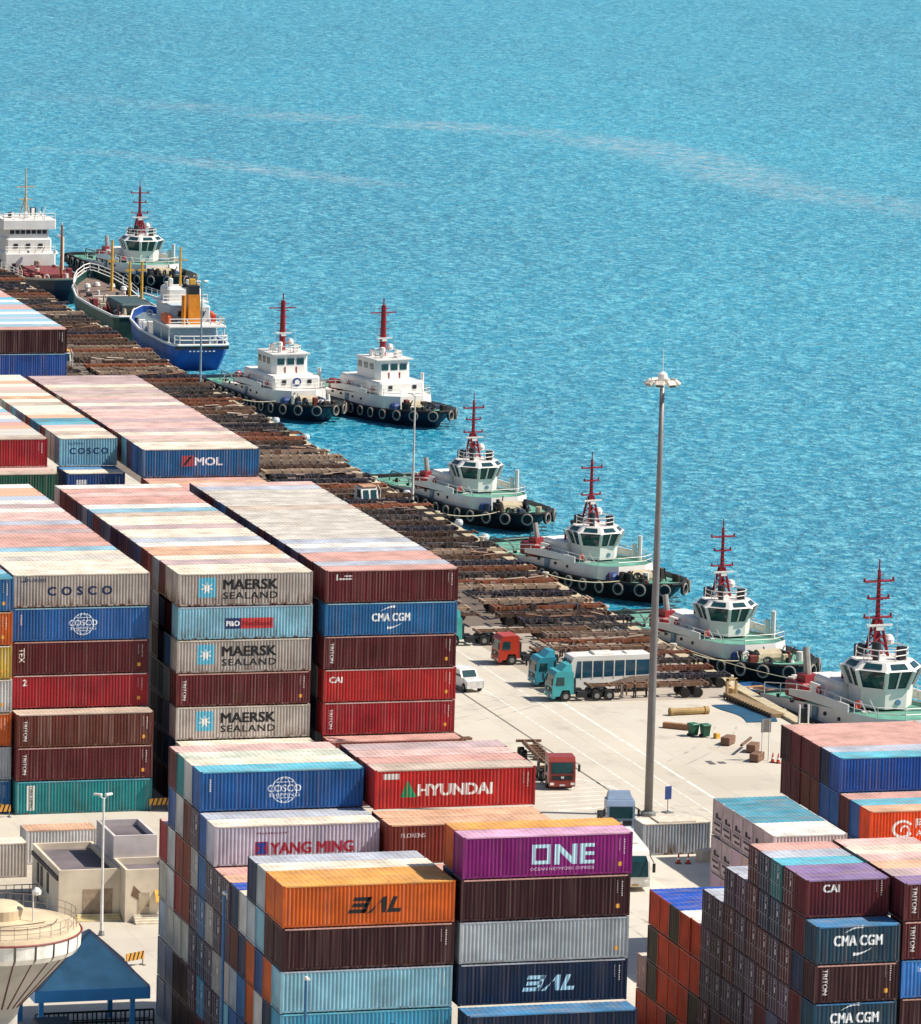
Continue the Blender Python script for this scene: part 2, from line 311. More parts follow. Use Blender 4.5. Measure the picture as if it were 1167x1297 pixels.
DECO = {
 'COSCO': lambda r, L: (T(r, 'COSCO', 3.1, 1.05, '#10254f', L, size=1.05, bold=.035, w=5.7, sp=1.75), T(r, 'FLORENS', 1.25, 2.25, '#1c3358', L, size=.42, bold=.01), deco(r, rect(.55, .1), .7, 2.25, '#1c3358', L, 'emblem'), deco(r, rect(.1, .4), 1.05, 2.3, '#1c3358', L, 'emblem')),
 'COSCOS': cosco_shipping, 'MAERSK': maersk, 'CMA': cmacgm,
 'TRITON': lambda r, L: (vtext(r, 'TRITON', L, .5), side_codes(r, L, 3, True)),
 'TEX': lambda r, L: (vtext(r, 'TEX', L, .7), side_codes(r, L, 5, True)),
 'Z': lambda r, L: (T(r, '2', .95, 2.0, '#e0dcd8', L, size=.8, bold=.03), side_codes(r, L, 8, True)),
 'CAI': lambda r, L: (T(r, 'CAI', .55 if L > 7 else 1.25, 1.75, '#e6e2de', L, size=.75, bold=.03, w=1.15), side_codes(r, L, 9, L > 7)),
 'SEACO': lambda r, L: (deco(r, rect(.14, .55), .95, 2.0, '#d9d4d0', L, 'emblem'), deco(r, rect(1.2, .14), 1.2, 2.05, '#d9d4d0', L, 'lettering'), deco(r, rect(.7, .12), 1.7, 2.32, '#d9d4d0', L, 'lettering'), side_codes(r, L, 12)),
 'TEAL': lambda r, L: (deco(r, rect(.72, 2.2), 1.0, .35, '#cfd0c8', L, 'white_panel'), setattr(deco(r, tgeo('CHINA SHIPPING', size=.42, bold=.01, w=2.0), 1.24, 2.45, '#33403f', L, rot=-1).location, 'y', -.004)),
 'PO': lambda r, L: (deco(r, rect(1.45, .95), 4.25, .9, '#1c2f63', L, 'blue_panel'), deco(r, rect(2.9, .95), 5.7, .9, '#c23a3a', L, 'red_panel'), setattr(T(r, 'P&O', 4.4, 1.15, '#eef0f2', L, size=.65, bold=.03, w=1.15).location, 'y', -.004), setattr(T(r, 'Nedlloyd', 5.8, 1.15, '#8f1d22', L, size=.65, bold=.03, w=2.65).location, 'y', -.004)),
 'YM': lambda r, L: (deco(r, rect(.95, .95), 3.0, .75, '#8e2a4e', L, 'emblem'), setattr(deco(r, poly([(0, 0), (.8, 0), (.5, .4), (.8, .8), (0, .8), (.3, .4)]), 3.08, .82, '#20449c', L, 'emblem').location, 'y', -.004), T(r, 'YANG MING', 4.15, .8, '#a3283a', L, size=1.15, bold=.03, w=6.1), deco(r, blocks(11, .13, .13, .08, 4), 3.1, 2.25, '#7a4050', L, 'code_marking')),
 'HY': lambda r, L: (T(r, 'HYUNDAI', 3.3, .95, '#e6e3df', L, size=1.2, bold=.035, w=5.6), deco(r, poly([(0, 0), (.45, 0), (.5, 1.25)]), 1.95, .85, '#1f8a5c', L, 'triangle_emblem'), deco(r, poly([(0, 0), (.75, 0), (.05, 1.25)]), 2.45, .85, '#2b9a6a', L, 'triangle_emblem'), deco(r, rect(1.2, .42), .65, 2.2, '#d8d4cf', L, 'white_panel'), side_codes(r, L, 20)),
 'ONE': lambda r, L: (deco(r, ring2(.98, .62, .95, 45, 405, 4), 5.62, 1.55, '#b9dbe8', L), T(r, 'NE', 6.65, .84, '#b9dbe8', L, size=1.98, bold=.03, w=2.75), T(r, 'OCEAN NETWORK EXPRESS', 4.85, .42, '#dcb8d8', L, size=.3, bold=.01, w=4.6), side_codes(r, L, 22, True)),
 'BALB': lambda r, L: bal(r, L, '#15171b'), 'BALR': lambda r, L: bal(r, L, '#2a1a28'), 'BALW': lambda r, L: (bal(r, L, '#a9cfe0'), side_codes(r, L, 30)),
 'BALX': lambda r, L: (bal(r, L, '#a9cfe0'), deco(r, rect(1.1, .75), 8.0, 1.1, '#8fc4dd', L, 'panel'), T(r, 'OCEANS', 9.3, 1.5, '#a9cfe0', L, size=.5, w=2.)),
 'MOL': lambda r, L: (deco(r, rect(1.25, 1.1), 4.1, 1.1, '#a34552', L, 'emblem'), setattr(deco(r, poly([(0, 0), (.3, 0), (1.0, .9), (.7, .9)]), 4.2, 1.2, '#14161d', L, 'emblem').location, 'y', -.004), T(r, 'MOL', 5.5, 1.2, '#e3e4ea', L, size=1.15, bold=.03, w=2.8)),
 'COSCO20': lambda r, L: (T(r, 'COSCO', 1.1, 1.25, '#1b3d6b', L, size=.9, bold=.03, w=4.0, sp=1.4), T(r, 'FLORENS', .9, 2.2, '#1d4a70', L, size=.4, w=1.6)),
 'ALI': lambda r, L: (deco(r, ring2(.75, .55, 1.25, 30, 330, 20), 2.9, 1.35, '#efe6e2', L, 'emblem'), deco(r, ring2(.42, .27, 1., -60, 200, 14), 3.1, 1.25, '#efe6e2', L, 'emblem'), T(r, '\u963f\u91cc\u5df4\u5df4', 4.0, 1.5, '#efe6e2', L, size=.85, bold=.01, w=3.2), T(r, 'Alibaba.com', 4.1, .75, '#efe6e2', L, size=.7, bold=.01, w=3.6)),
 'CODES': lambda r, L: side_codes(r, L, random.randint(1, 99), random.random() < .4),
 'FLOR': lambda r, L: (T(r, 'FLORENS', .9, 1.95, '#d8cfca', L, size=.45, bold=.01), side_codes(r, L, 41)),
 'BOX': lambda r, L: (T(r, 'Inter', 1.2, 1.8, '#cfe2f2', L, size=.6), side_codes(r, L, 43)),
 'TAG': lambda r, L: (deco(r, rect(1.1, .5), 4.2 if L > 7 else 1., 1.7, '#c8c8ce', L, 'white_panel'), side_codes(r, L, 44)),
}
# colour words for the labels
CC = {'maroon': '#5a1a22', 'dark maroon': '#331019', 'rust red': '#7d2f22', 'red': '#a0222c', 'bright red': '#b92a2a', 'orange': '#c2581a', 'orange red': '#e24a18', 'navy': '#15304e', 'dark navy': '#0d2440', 'blue': '#205a98', 'royal blue': '#1c4f9c',
      'sea blue': '#1f6296', 'light blue': '#7fb3c6', 'cyan': '#3f93b5', 'teal': '#1f8084', 'white': '#c6c4c2', 'weathered white': '#b5aca4', 'cream': '#cbc3b4', 'pale grey': '#a9b3ba', 'grey': '#8d929c', 'slate': '#55607a', 'purple': '#412842', 'dusty purple': '#5a3a55',
      'magenta': '#83156f', 'brown': '#5f2c24', 'olive grey': '#4a4536', 'yellow': '#d0ac4a', 'green': '#1e5a48', 'pinkish white': '#d9c3c2', 'pale pink': '#dfb3ac', 'lilac white': '#bbb8c6', 'deep blue': '#17447a', 'dark teal': '#123f55', 'bright blue': '#2f78c4', 'salmon red': '#9a4a3c'}
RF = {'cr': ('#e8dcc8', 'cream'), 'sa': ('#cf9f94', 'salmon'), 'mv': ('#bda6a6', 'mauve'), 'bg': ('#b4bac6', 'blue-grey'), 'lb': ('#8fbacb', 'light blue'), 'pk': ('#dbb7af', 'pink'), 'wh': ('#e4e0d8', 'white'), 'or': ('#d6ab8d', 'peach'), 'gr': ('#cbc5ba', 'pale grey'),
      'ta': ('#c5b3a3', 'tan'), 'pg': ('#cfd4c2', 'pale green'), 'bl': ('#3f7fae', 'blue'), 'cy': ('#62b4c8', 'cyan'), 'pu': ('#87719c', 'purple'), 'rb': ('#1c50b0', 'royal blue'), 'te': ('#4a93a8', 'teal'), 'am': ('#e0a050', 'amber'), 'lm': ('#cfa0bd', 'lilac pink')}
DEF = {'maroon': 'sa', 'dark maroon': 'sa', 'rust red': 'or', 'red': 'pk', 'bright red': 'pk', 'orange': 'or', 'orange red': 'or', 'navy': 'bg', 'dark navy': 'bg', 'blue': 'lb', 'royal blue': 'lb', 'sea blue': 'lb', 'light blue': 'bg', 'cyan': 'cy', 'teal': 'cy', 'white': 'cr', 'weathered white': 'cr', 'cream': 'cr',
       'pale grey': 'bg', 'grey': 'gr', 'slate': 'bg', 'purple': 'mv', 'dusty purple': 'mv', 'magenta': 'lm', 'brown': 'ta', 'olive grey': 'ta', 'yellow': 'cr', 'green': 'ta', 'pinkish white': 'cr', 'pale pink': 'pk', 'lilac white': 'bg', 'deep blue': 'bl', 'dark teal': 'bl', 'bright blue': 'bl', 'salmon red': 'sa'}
NC = [0]
def container(x, y, z, col, where, roof=None, L=12.192, H=2.9, door=False, deco_=None, label=None, rust=.25):
    NC[0] += 1
    if NC[0] in MASS: return mass(x, y, z, col, roof, L, H)
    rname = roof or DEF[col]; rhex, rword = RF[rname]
    r = thing('shipping_container', label or (f'{col} container, {rword} roof, {where}' if roof or 'seventh' in where else f'{col} container, {where}'), 'shipping container', (x+random.uniform(-.04, .04), y, z), 0, 'shipping containers')
    c = list(lin(CC[col])); jit = random.uniform(.88, 1.1); c = [min(1, q*jit) for q in c[:3]]+[rust]
    link('side_walls', cont_mesh('side_walls', L, H), r, color=c)
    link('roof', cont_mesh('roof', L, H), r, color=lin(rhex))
    fc = [q*.85 for q in c[:3]]+[min(1, rust*1.6)]
    link('frame', cont_mesh('frame', L, H), r, color=fc)
    if door:
        for i in (0, 1):
            d = link('door', cont_mesh('door', L, H), r, color=c, loc=(0, .15+i*(2.438/2-.15+.002), 0))
            if door != 'far':
                link('lock_rods', cont_mesh('lock_rods', L, H), d, color=tuple([q*.5+.3 for q in c[:3]])+(1,))
                if i == 0: link('door_marks', cont_mesh('door_marks', L, H), d, color=(.8, .76, .76, 1))
    else: link('end_wall', cont_mesh('end_wall', L, H), r, color=c)
    if deco_: DECO[deco_](r, L)
    return r
MASSL = []
MASS = set([18,19,20,21,29,30,31,32,33,62,63,66,70,97,121,122,123,129,132,134,135,137,139,140,141,142,143,144,145,149,150,151,152,153,154,155,156,157,158,159,160,162,165,166,167,168,169,170,171,172,173,174,175,176,177,178,179,180,217,232,241,242,243,244,245,246,247,256,257,258,259,260,261,262,263,264,265,266,267,277,278,279,280,284,286,289,290,307,308,309,310,346,347,348,349,350,356,357,358,359,360,361,362,363,364,366,367,368,369,370,371,372,373,374,375,385,386,387,394,395,396,397,400,401,402,403,404,405,406,407,408,409,410,411,427,428,429,430,431,432,433,434])
def mass(x, y, z, col, roof=None, L=12.192, H=2.9):
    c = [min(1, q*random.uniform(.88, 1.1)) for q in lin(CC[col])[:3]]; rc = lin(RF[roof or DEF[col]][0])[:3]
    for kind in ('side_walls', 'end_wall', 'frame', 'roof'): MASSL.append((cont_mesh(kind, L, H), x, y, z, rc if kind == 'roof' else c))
def build_mass():
    vs = []; fs = []; cl = []
    for me, x, y, z, c in MASSL:
        n = len(vs); vs += [(v.co.x+x, v.co.y+y, v.co.z+z) for v in me.vertices]; fs += [tuple(i+n for i in p.vertices) for p in me.polygons]; cl += [c]*len(me.vertices)
    me = bpy.data.meshes.new('stacked_containers'); me.from_pydata(vs, [], fs); a = me.attributes.new('paint', 'FLOAT_COLOR', 'POINT')
    a.data.foreach_set('color', [q for c in cl for q in (*c, 1)])
    m, nt, b = newmat('mass_paint'); at = N(nt, 'Attribute', attribute_name='paint'); no = N(nt, 'TexNoise'); no.inputs['Scale'].default_value = .5; no.inputs['Detail'].default_value = 5
    mr = N(nt, 'MapRange'); mr.inputs[3].default_value = .7; mr.inputs[4].default_value = 1.25; mx = N(nt, 'MixRGB', blend_type='MULTIPLY'); mx.inputs[0].default_value = 1
    nt.links.new(no.outputs[0], mr.inputs[0]); nt.links.new(at.outputs[0], mx.inputs[1]); nt.links.new(mr.outputs[0], mx.inputs[2]); nt.links.new(mx.outputs[0], b.inputs['Base Color']); b.inputs['Roughness'].default_value = .55
    me.materials.append(m); link('stacked_containers', me, kind='stuff', label='remaining stacked containers showing only as slivers behind nearer ones', category='containers')
def row(block, x, y0, cols, level, h=2.98, pitch=2.49, k0=0, L=12.192, H=2.9, doors='', decos={}, rust=.25, labels={}):
    """cols: list of 'colour:roof'; the first stands nearest the camera"""
    for i, cr in enumerate(cols):
        if not cr: continue
        c, _, rf = cr.partition(':'); k = k0+i
        if c.endswith('*'): c = c[:-1]; dr = True
        else: dr = doors == 'all' or (doors == 'some' and random.random() < .5)
        pos = f'{ordn(level)} tier, {ordn(i+1)} back in {block}'
        container(x, y0+pitch*k, (level-1)*h+.004, c, pos, rf or None, L, H, dr and ('far' if y0+pitch*k > 470 else True), decos.get(i), labels.get(i), rust)
# ------------------------------------------------------------------ ground, quay, sea
def concrete(name, c1, c2, scale=.02):
    m, nt, b = newmat(name); L = nt.links.new
    tc = N(nt, 'TexCoord'); n1 = N(nt, 'TexNoise'); n1.inputs['Scale'].default_value = scale; n1.inputs['Detail'].default_value = 8; n1.inputs['Roughness'].default_value = .62
    mp = N(nt, 'Mapping'); mp.inputs['Scale'].default_value = (1, .55, 1); L(tc.outputs['Object'], mp.inputs[0]); L(mp.outputs[0], n1.inputs['Vector'])
    r = N(nt, 'MapRange'); r.inputs[1].default_value = .35; r.inputs[2].default_value = .68; L(n1.outputs[0], r.inputs[0])
    mx = N(nt, 'MixRGB'); mx.inputs[1].default_value = lin(c1); mx.inputs[2].default_value = lin(c2); L(r.outputs[0], mx.inputs[0])
    # slab joints every 5 m
    br = N(nt, 'TexBrick'); br.offset = 0; br.inputs['Scale'].default_value = 1; br.inputs['Brick Width'].default_value = 6; br.inputs['Row Height'].default_value = 6; br.inputs['Mortar Size'].default_value = .035
    br.inputs['Color1'].default_value = (1, 1, 1, 1); br.inputs['Color2'].default_value = (.94, .94, .94, 1); br.inputs['Mortar'].default_value = (.8, .79, .78, 1); L(tc.outputs['Object'], br.inputs['Vector'])
    m2 = N(nt, 'MixRGB', blend_type='MULTIPLY'); m2.inputs[0].default_value = 1; L(mx.outputs[0], m2.inputs[1]); L(br.outputs[0], m2.inputs[2])
    # oil and tyre stains
    n2 = N(nt, 'TexNoise'); n2.inputs['Scale'].default_value = .35; n2.inputs['Detail'].default_value = 4; L(mp.outputs[0], n2.inputs['Vector'])
    t = N(nt, 'MapRange'); t.inputs[1].default_value = .58; t.inputs[2].default_value = .76; t.inputs[4].default_value = .38; L(n2.outputs[0], t.inputs[0])
    m3 = N(nt, 'MixRGB'); m3.inputs[2].default_value = lin('#7d746c'); L(t.outputs[0], m3.inputs[0]); L(m2.outputs[0], m3.inputs[1]); L(m3.outputs[0], b.inputs['Base Color'])
    b.inputs['Roughness'].default_value = .85; return m
YARD = concrete('yard_concrete', '#cdc6b8', '#b3a999', .03); APR = concrete('apron_concrete', '#97897c', '#b0a698', .06)
g = MB().box(-400, -200, -8, 180, 2600, 0).build('ground', YARD, kind='structure')
MB().box(160.5, 505, 0.0005, 178.6, 548, .004).build('quay_apron', APR, kind='structure')
MB().box(160.5, 548.02, 0.0005, 178.6, 1000, .004).box(150.5, 600, .0005, 160.48, 1000, .004).build('quay_apron_painted_shade', concrete('painted_shade_concrete', '#5a4f47', '#7d7064', .08), kind='structure')  # darker concrete colour paints in the shade of the gaps between trailers
mk = MB().box(178.7, 300, 0, 179.9, 1300, .28)
for i in range(120): mk.box(179.9, 480+i*6, -2.6, 180.35, 480.5+i*6, .1)
mk.build('quay_edge', M('#b9ab8e', .8), kind='structure')
def water():
    m, nt, b = newmat('sea_water'); L = nt.links.new
    tc = N(nt, 'TexCoord')
    def noise(sx, sy, scale, detail, rot=0, rough=.6, dist=0):
        mp = N(nt, 'Mapping'); mp.inputs['Scale'].default_value = (sx, sy, 1); mp.inputs['Rotation'].default_value = (0, 0, rot); L(tc.outputs['Object'], mp.inputs[0])
        n = N(nt, 'TexNoise'); n.inputs['Scale'].default_value = scale; n.inputs['Detail'].default_value = detail; n.inputs['Roughness'].default_value = rough; n.inputs['Distortion'].default_value = dist; L(mp.outputs[0], n.inputs['Vector']); return n
    a = noise(1.15, .95, .62, 4, .3, .66, .3); c = noise(1, .8, .1, 3, .1, .5, .4); big = noise(1, .35, .006, 5, .35, .55)
    s1 = N(nt, 'Math', operation='MULTIPLY'); s1.inputs[1].default_value = 1.6; L(c.outputs[0], s1.inputs[0])
    s2 = N(nt, 'Math', operation='ADD'); L(a.outputs[0], s2.inputs[0]); L(s1.outputs[0], s2.inputs[1])
    bp = N(nt, 'Bump'); bp.inputs['Distance'].default_value = 1.5; bp.inputs['Strength'].default_value = .9; L(s2.outputs[0], bp.inputs['Height'])
    r = N(nt, 'MapRange'); r.inputs[1].default_value = .35; r.inputs[2].default_value = .65; L(big.outputs[0], r.inputs[0])
    mx = N(nt, 'MixRGB'); mx.inputs[1].default_value = lin('#04799b'); mx.inputs[2].default_value = lin('#1390b0'); L(r.outputs[0], mx.inputs[0])
    # crest and trough tint of the choppy surface
    r3 = N(nt, 'MapRange'); r3.inputs[1].default_value = .44; r3.inputs[2].default_value = .74; r3.inputs[3].default_value = 0; r3.inputs[4].default_value = 1.; L(a.outputs[0], r3.inputs[0])
    m3 = N(nt, 'MixRGB'); L(r3.outputs[0], m3.inputs[0]); L(mx.outputs[0], m3.inputs[1]); m3.inputs[2].default_value = lin('#7fd0de')
    L(m3.outputs[0], b.inputs['Base Color']); b.inputs['Roughness'].default_value = .28; b.inputs['IOR'].default_value = 1.33
    L(bp.outputs[0], b.inputs['Normal']); return m
SEA = water()
MB().add([(180, -200, -4), (9000, -200, -4), (9000, 9000, -4), (-3000, 9000, -4), (-3000, 2600, -4), (180, 2600, -4)], [(0, 1, 2, 3, 4, 5)]).build('water', SEA, kind='structure')
def foam():
    m, nt, b = newmat('wake_foam'); L = nt.links.new; tc = N(nt, 'TexCoord')
    n = N(nt, 'TexNoise'); n.inputs['Scale'].default_value = .3; n.inputs['Detail'].default_value = 8; n.inputs['Roughness'].default_value = .75; L(tc.outputs['Object'], n.inputs['Vector'])
    r = N(nt, 'MapRange'); r.inputs[1].default_value = .42; r.inputs[2].default_value = .66; r.inputs[4].default_value = .75; L(n.outputs[0], r.inputs[0])
    at = N(nt, 'Attribute', attribute_name='edge'); mu = N(nt, 'Math', operation='MULTIPLY'); L(r.outputs[0], mu.inputs[0]); L(at.outputs['Fac'], mu.inputs[1])
    L(mu.outputs[0], b.inputs['Alpha']); b.inputs['Base Color'].default_value = lin('#b5cdd6'); b.inputs['Roughness'].default_value = .6; return m
def wake(pts, w, name='wake'):
    vs = []; fs = []; at = []
    P = [Vector((*p, -3.99)) for p in pts]; Q = []
    for i in range(len(P)-1):
        p0 = P[max(i-1, 0)]; p3 = P[min(i+2, len(P)-1)]
        for j in range(8):
            t = j/8; Q.append(.5*((2*P[i])+(-p0+P[i+1])*t+(2*p0-5*P[i]+4*P[i+1]-p3)*t*t+(-p0+3*P[i]-3*P[i+1]+p3)*t**3))
    for i, q in enumerate(Q):
        d = (Q[min(i+1, len(Q)-1)]-Q[max(i-1, 0)]).normalized(); n = Vector((-d.y, d.x, 0))
        e = sin(pi*i/(len(Q)-1))**.5
        for k in (-1, -.3, .3, 1): vs.append(q+n*w*k); at.append(0 if abs(k) == 1 else e*(.15+.85*((i*0.37+sin(i*.5)) % 1 if i < len(Q)*.45 else .8)))
    for i in range(len(Q)-1):
        for k in range(3): fs.append((i*4+k, i*4+k+1, i*4+k+5, i*4+k+4))
    me = bpy.data.meshes.new(name); me.from_pydata([tuple(v) for v in vs], [], fs); a = me.attributes.new('edge', 'FLOAT', 'POINT')
    for i, v in enumerate(at): a.data[i].value = v
    me.materials.append(FOAM); link(name, me, kind='structure')
FOAM = foam()
wake([(262, 1300), (292, 1269), (327, 1227), (368, 1187), (381, 1139), (380, 1059), (393, 1019), (405, 960)], 17)
wake([(240, 1150), (262, 1130), (285, 1090), (300, 1060)], 10)
# painted lines and dark joints on the yard
lnw = MB()
def stripe(b, x0, y0, x1, y1, w, z=.004):
    d = Vector((x1-x0, y1-y0, 0)); n = Vector((-d.y, d.x, 0)).normalized()*w/2
    b.add([(x0-n.x, y0-n.y, z), (x1-n.x, y1-n.y, z), (x1+n.x, y1+n.y, z), (x0+n.x, y0+n.y, z)], [(0, 1, 2, 3)])
cx, cy, R = 144.6, 463.5, 7.4
pp = [(cx+R*cos(radians(a)), cy+R*1.05*sin(radians(a))) for a in range(-95, 96, 5)]
for a, b_ in zip(pp, pp[1:]): stripe(lnw, *a, *b_, .35)
for i in range(-4, 5):
    y = cy+i*1.7; q = (R*R-(i*1.7)**2)**.5*.93 if abs(i*1.7) < R else 0
    if q: stripe(lnw, cx-1, y-.6, cx+q, y, .22)
for x in (153.9, 157.3): stripe(lnw, x, 440, x, 640, .16)
stripe(lnw, 159.6, 440, 159.6, 505, .3)
for i in range(12): stripe(lnw, 160.5+1.5*0, 548+i*8, 163.5, 548+i*8, .15)
stripe(lnw, 100, 446, 140, 446, .15); stripe(lnw, 112, 441, 140, 441, .15)
lnw.build('road_markings', M('#dedbd2', .7, 0, .35, .8), kind='structure')
tm = MB(); rq = random.Random(21)
for i in range(26):
    x = rq.uniform(118, 165); y = rq.uniform(395, 510); a = rq.choice([pi/2, pi/2, 0, .6, 2.2])+rq.uniform(-.25, .25); k = rq.uniform(-.05, .05); 
    for n_ in range(rq.randint(8, 20)):
        x2, y2 = x+1.4*cos(a), y+1.4*sin(a)
        for o_ in (-1, 1): stripe(tm, x-o_*sin(a), y+o_*cos(a), x2-o_*sin(a), y2+o_*cos(a), .2, .006)
        x, y = x2, y2; a += k
tmm, tnt, tb = newmat('tyre_rubber_marks'); tn_ = N(tnt, 'TexNoise'); tn_.inputs['Scale'].default_value = .5; tc_ = N(tnt, 'TexCoord'); tnt.links.new(tc_.outputs['Object'], tn_.inputs['Vector'])
tr_ = N(tnt, 'MapRange'); tr_.inputs[1].default_value = .4; tr_.inputs[2].default_value = .7; tr_.inputs[4].default_value = .3; tnt.links.new(tn_.outputs[0], tr_.inputs[0]); tnt.links.new(tr_.outputs[0], tb.inputs['Alpha']); tb.inputs['Base Color'].default_value = lin('#5b5450')
tm.build('tyre_marks', tmm, kind='structure')
j = MB(); stripe(j, 151.2, 400, 151.2, 640, .22); stripe(j, 147.0, 440, 147.0, 455, .1)
j.build('drain_channel', M('#6e6860', .9), kind='structure')
# ------------------------------------------------------------------ container blocks
NA = 'the globe-emblem long block'; NB = 'the star-emblem long block'; NCC = 'the yard-side long block'
A = 'grey:cr cream:cr white:cr weathered white:cr pale grey:cr blue:lb maroon:sa rust red:sa maroon:sa dusty purple:sa maroon:sa slate:bg red:pk maroon:pk white:wh purple:mv weathered white:wh blue:bg orange:or rust red:or cream:wh'.split(' ')
def cols(s): return [t.replace('_', ' ') for t in s.split()]
A = cols('weathered_white:cr cream:cr white:cr weathered_white:gr cream:cr blue:lb maroon:sa rust_red:sa maroon:sa dusty_purple:mv maroon:sa slate:bg red:pk maroon:pk white:wh purple:mv weathered_white:wh blue:bg orange:or rust_red:or cream:wh')
row(NA, 96.1, 463.8, A, 7, decos={0: 'COSCO'}, labels={0: 'grey rust-streaked container with spaced dark letters, top front of the leftmost full stack'}, rust=.6)
for lv, c, d, k, lab, ru in ((6, 'blue', 'COSCOS', 0, 'blue container with a white globe emblem directly under the grey lettered one', .05), (5, 'maroon', 'TEX', 0, 'dark maroon container under the blue globe container', .15), (4, 'red', 'Z', 0, 'red container above the rusty brown one that juts forward', .1),
                   (3, 'brown', 'TRITON', -1, 'rusty brown container jutting forward with sunlit salmon roof edge', .9), (2, 'maroon', 'TRITON', -1, 'maroon container between the rusty brown and the teal ones', .3), (1, 'teal', 'TEAL', -1, 'teal container with white panel at ground level', .25)):
    container(96.1, 463.8+2.49*k, (lv-1)*2.98+.004, c, '', None, 12.192, 2.9, False, d, lab, ru)
row('the stack cut by left edge', 83.6, 462.2, cols('sea_blue:te slate:lb maroon:sa blue:lb cream rust_red'), 7, decos={0: 'CODES'})
for lv, c in ((6, 'orange'), (5, 'yellow'), (4, 'white'), (3, 'orange'), (2, 'pale grey'), (1, 'sea blue')):
    container(83.6, 462.2, (lv-1)*2.98+.004, c, f'{ordn(lv)} tier up, cut by the frame edge', None, deco_='CODES')
B = cols('weathered_white:cr weathered_white:cr maroon:mv grey:cr rust_red:or rust_red:or slate:wh slate:bg dusty_purple:cr purple:cr purple:mv grey:cr slate:cr rust_red:ta sea_blue:lb grey:wh purple:sa maroon:sa maroon:pk maroon:sa white:wh')
row(NB, 110.6, 462.7, B, 7, decos={0: 'MAERSK'}, labels={0: 'top container with a blue star emblem and heavy rust along its base'}, rust=.8, doors='')
for lv, c, d, lab, ru in ((6, 'light blue', 'PO', 'pale blue streaked container with small blue and red lettered panels', .6), (5, 'weathered white', 'MAERSK', 'middle of the three star-emblem containers, above a maroon one', .5), (4, 'maroon', 'TRITON', 'maroon container sandwiched between two star-emblem containers', .4), (3, 'weathered white', 'MAERSK', 'lowest of the three star-emblem containers', .4)):
    container(110.6, 462.7, (lv-1)*2.98+.004, c, '', None, deco_=d, label=lab, rust=ru)
    for k in (1, 2):
        if lv > 4: container(110.6, 462.7+2.49*k, (lv-1)*2.98+.004, random.choice(['maroon', 'grey', 'sea blue']), f'{ordn(lv)} tier up, {ordn(k+1)} in, {NB}', None)
container(110.6, 460.2, 2.98+.004, 'cream', '', 'cr', label='cream container whose roof strip shows under the lowest star-emblem one')
container(110.6, 460.2, .004, 'maroon', '', label='maroon ground-level container below the cream roof strip')
C_ = cols('maroon:sa maroon:bg maroon:sa purple:sa slate:bg navy:wh slate:bg navy:gr purple:gr maroon:gr slate:gr navy:gr navy:gr dusty_purple:gr maroon:ta sea_blue:gr slate:gr maroon:gr purple:gr navy:bg navy:pk')
row(NCC, 124., 462.9, C_, 7, decos={0: 'SEACO'}, labels={0: 'maroon container with small white logo topping the stack beside the yard'}, rust=.3)
for lv, c, d, lab, ru in ((6, 'sea blue', 'CMA', 'blue container with two white arcs under the topmost maroon one', .1), (5, 'maroon', 'TRITON', 'maroon container just under the blue one with arcs', .25), (4, 'bright red', 'CAI', 'bright red container in the stack beside the yard', .1), (3, 'red', 'TRITON', 'dull red container lowest in sight beside the yard', .35)):
    container(124., 462.9, (lv-1)*2.98+.004, c, '', None, deco_=d, label=lab, rust=ru)
container(124., 460.4, 2.98+.004, 'salmon red', '', 'sa', label='salmon-roofed container at the foot of the stack beside the yard')
container(124., 460.4, .004, 'maroon', '', label='maroon ground-level container under the salmon roof beside the yard')
# rows farther back
Mr = cols('sea_blue:cr blue:cr dusty_purple:ta light_blue:pk maroon:cr rust_red:mv maroon:pk maroon:pk rust_red:mv maroon:pk maroon:pk maroon:pk dusty_purple:mv red:cr maroon:mv maroon:pk weathered_white:ta maroon:mv maroon:ta rust_red:cr maroon:mv maroon:mv dusty_purple:mv')
row('the pink-roofed block', 124.6, 537.9, Mr, 7, decos={0: 'MOL'}, labels={0: 'blue rust-streaked container with white letters fronting the pink-roofed block'}, rust=.5)
row('the row before pink block', 124.6, 526.2, cols('rust_red:or maroon:sa rust_red:sa salmon_red:or rust_red:sa'), 6)
row('the narrow block', 117.85, 546.5, cols('light_blue:cr weathered_white:ta cream:cr maroon:pk cyan:cy cyan:te rust_red:or cream:cr weathered_white:cr light_blue:pg cream:ta cream:cr cream:or white:cr rust_red:ta cream:pk weathered_white:cr rust_red:or cream:cr cream:cr'), 7, L=6.058, decos={0: 'COSCO20'}, labels={0: 'short pale blue container with dark letters beside the pink-roofed block'})
container(117.7, 542.2, 14.9+.004, 'deep blue', '', 'cr', 6.058, label='short navy container with a half cream roof in front of the pale blue one', deco_='TAG')
container(117.7, 544.7, 14.9+.004, 'deep blue', '', 'bl', 6.058, label='short blue-roofed container under the pale blue lettered one')
row('the block left of narrow', 104.4, 546.5, cols('red:ta weathered_white:gr grey:gr cream:or orange:sa slate:bg weathered_white:cr maroon:pk blue:lb cream rust_red grey cream'), 7, decos={0: 'CODES'})
row('the block left of narrow', 104.6, 542.2, cols('green:ta maroon:pk'), 6)
T_ = cols('dark_maroon:sa sea_blue:lb blue:wh light_blue:lb blue:bg cyan:lb sea_blue:wh light_blue:lb maroon:sa dusty_purple:mv blue:lb light_blue:wh cyan:cy maroon:sa rust_red:sa maroon:pk blue:lb light_blue:lb')
row('the farthest block', 125.9, 637.3, T_, 7, decos={0: 'CODES'}, labels={0: 'dark maroon container fronting the farthest block'})
container(125.9, 637.3, 5*2.98+.004, 'royal blue', '', label='royal blue container under the dark maroon one of the farthest block')
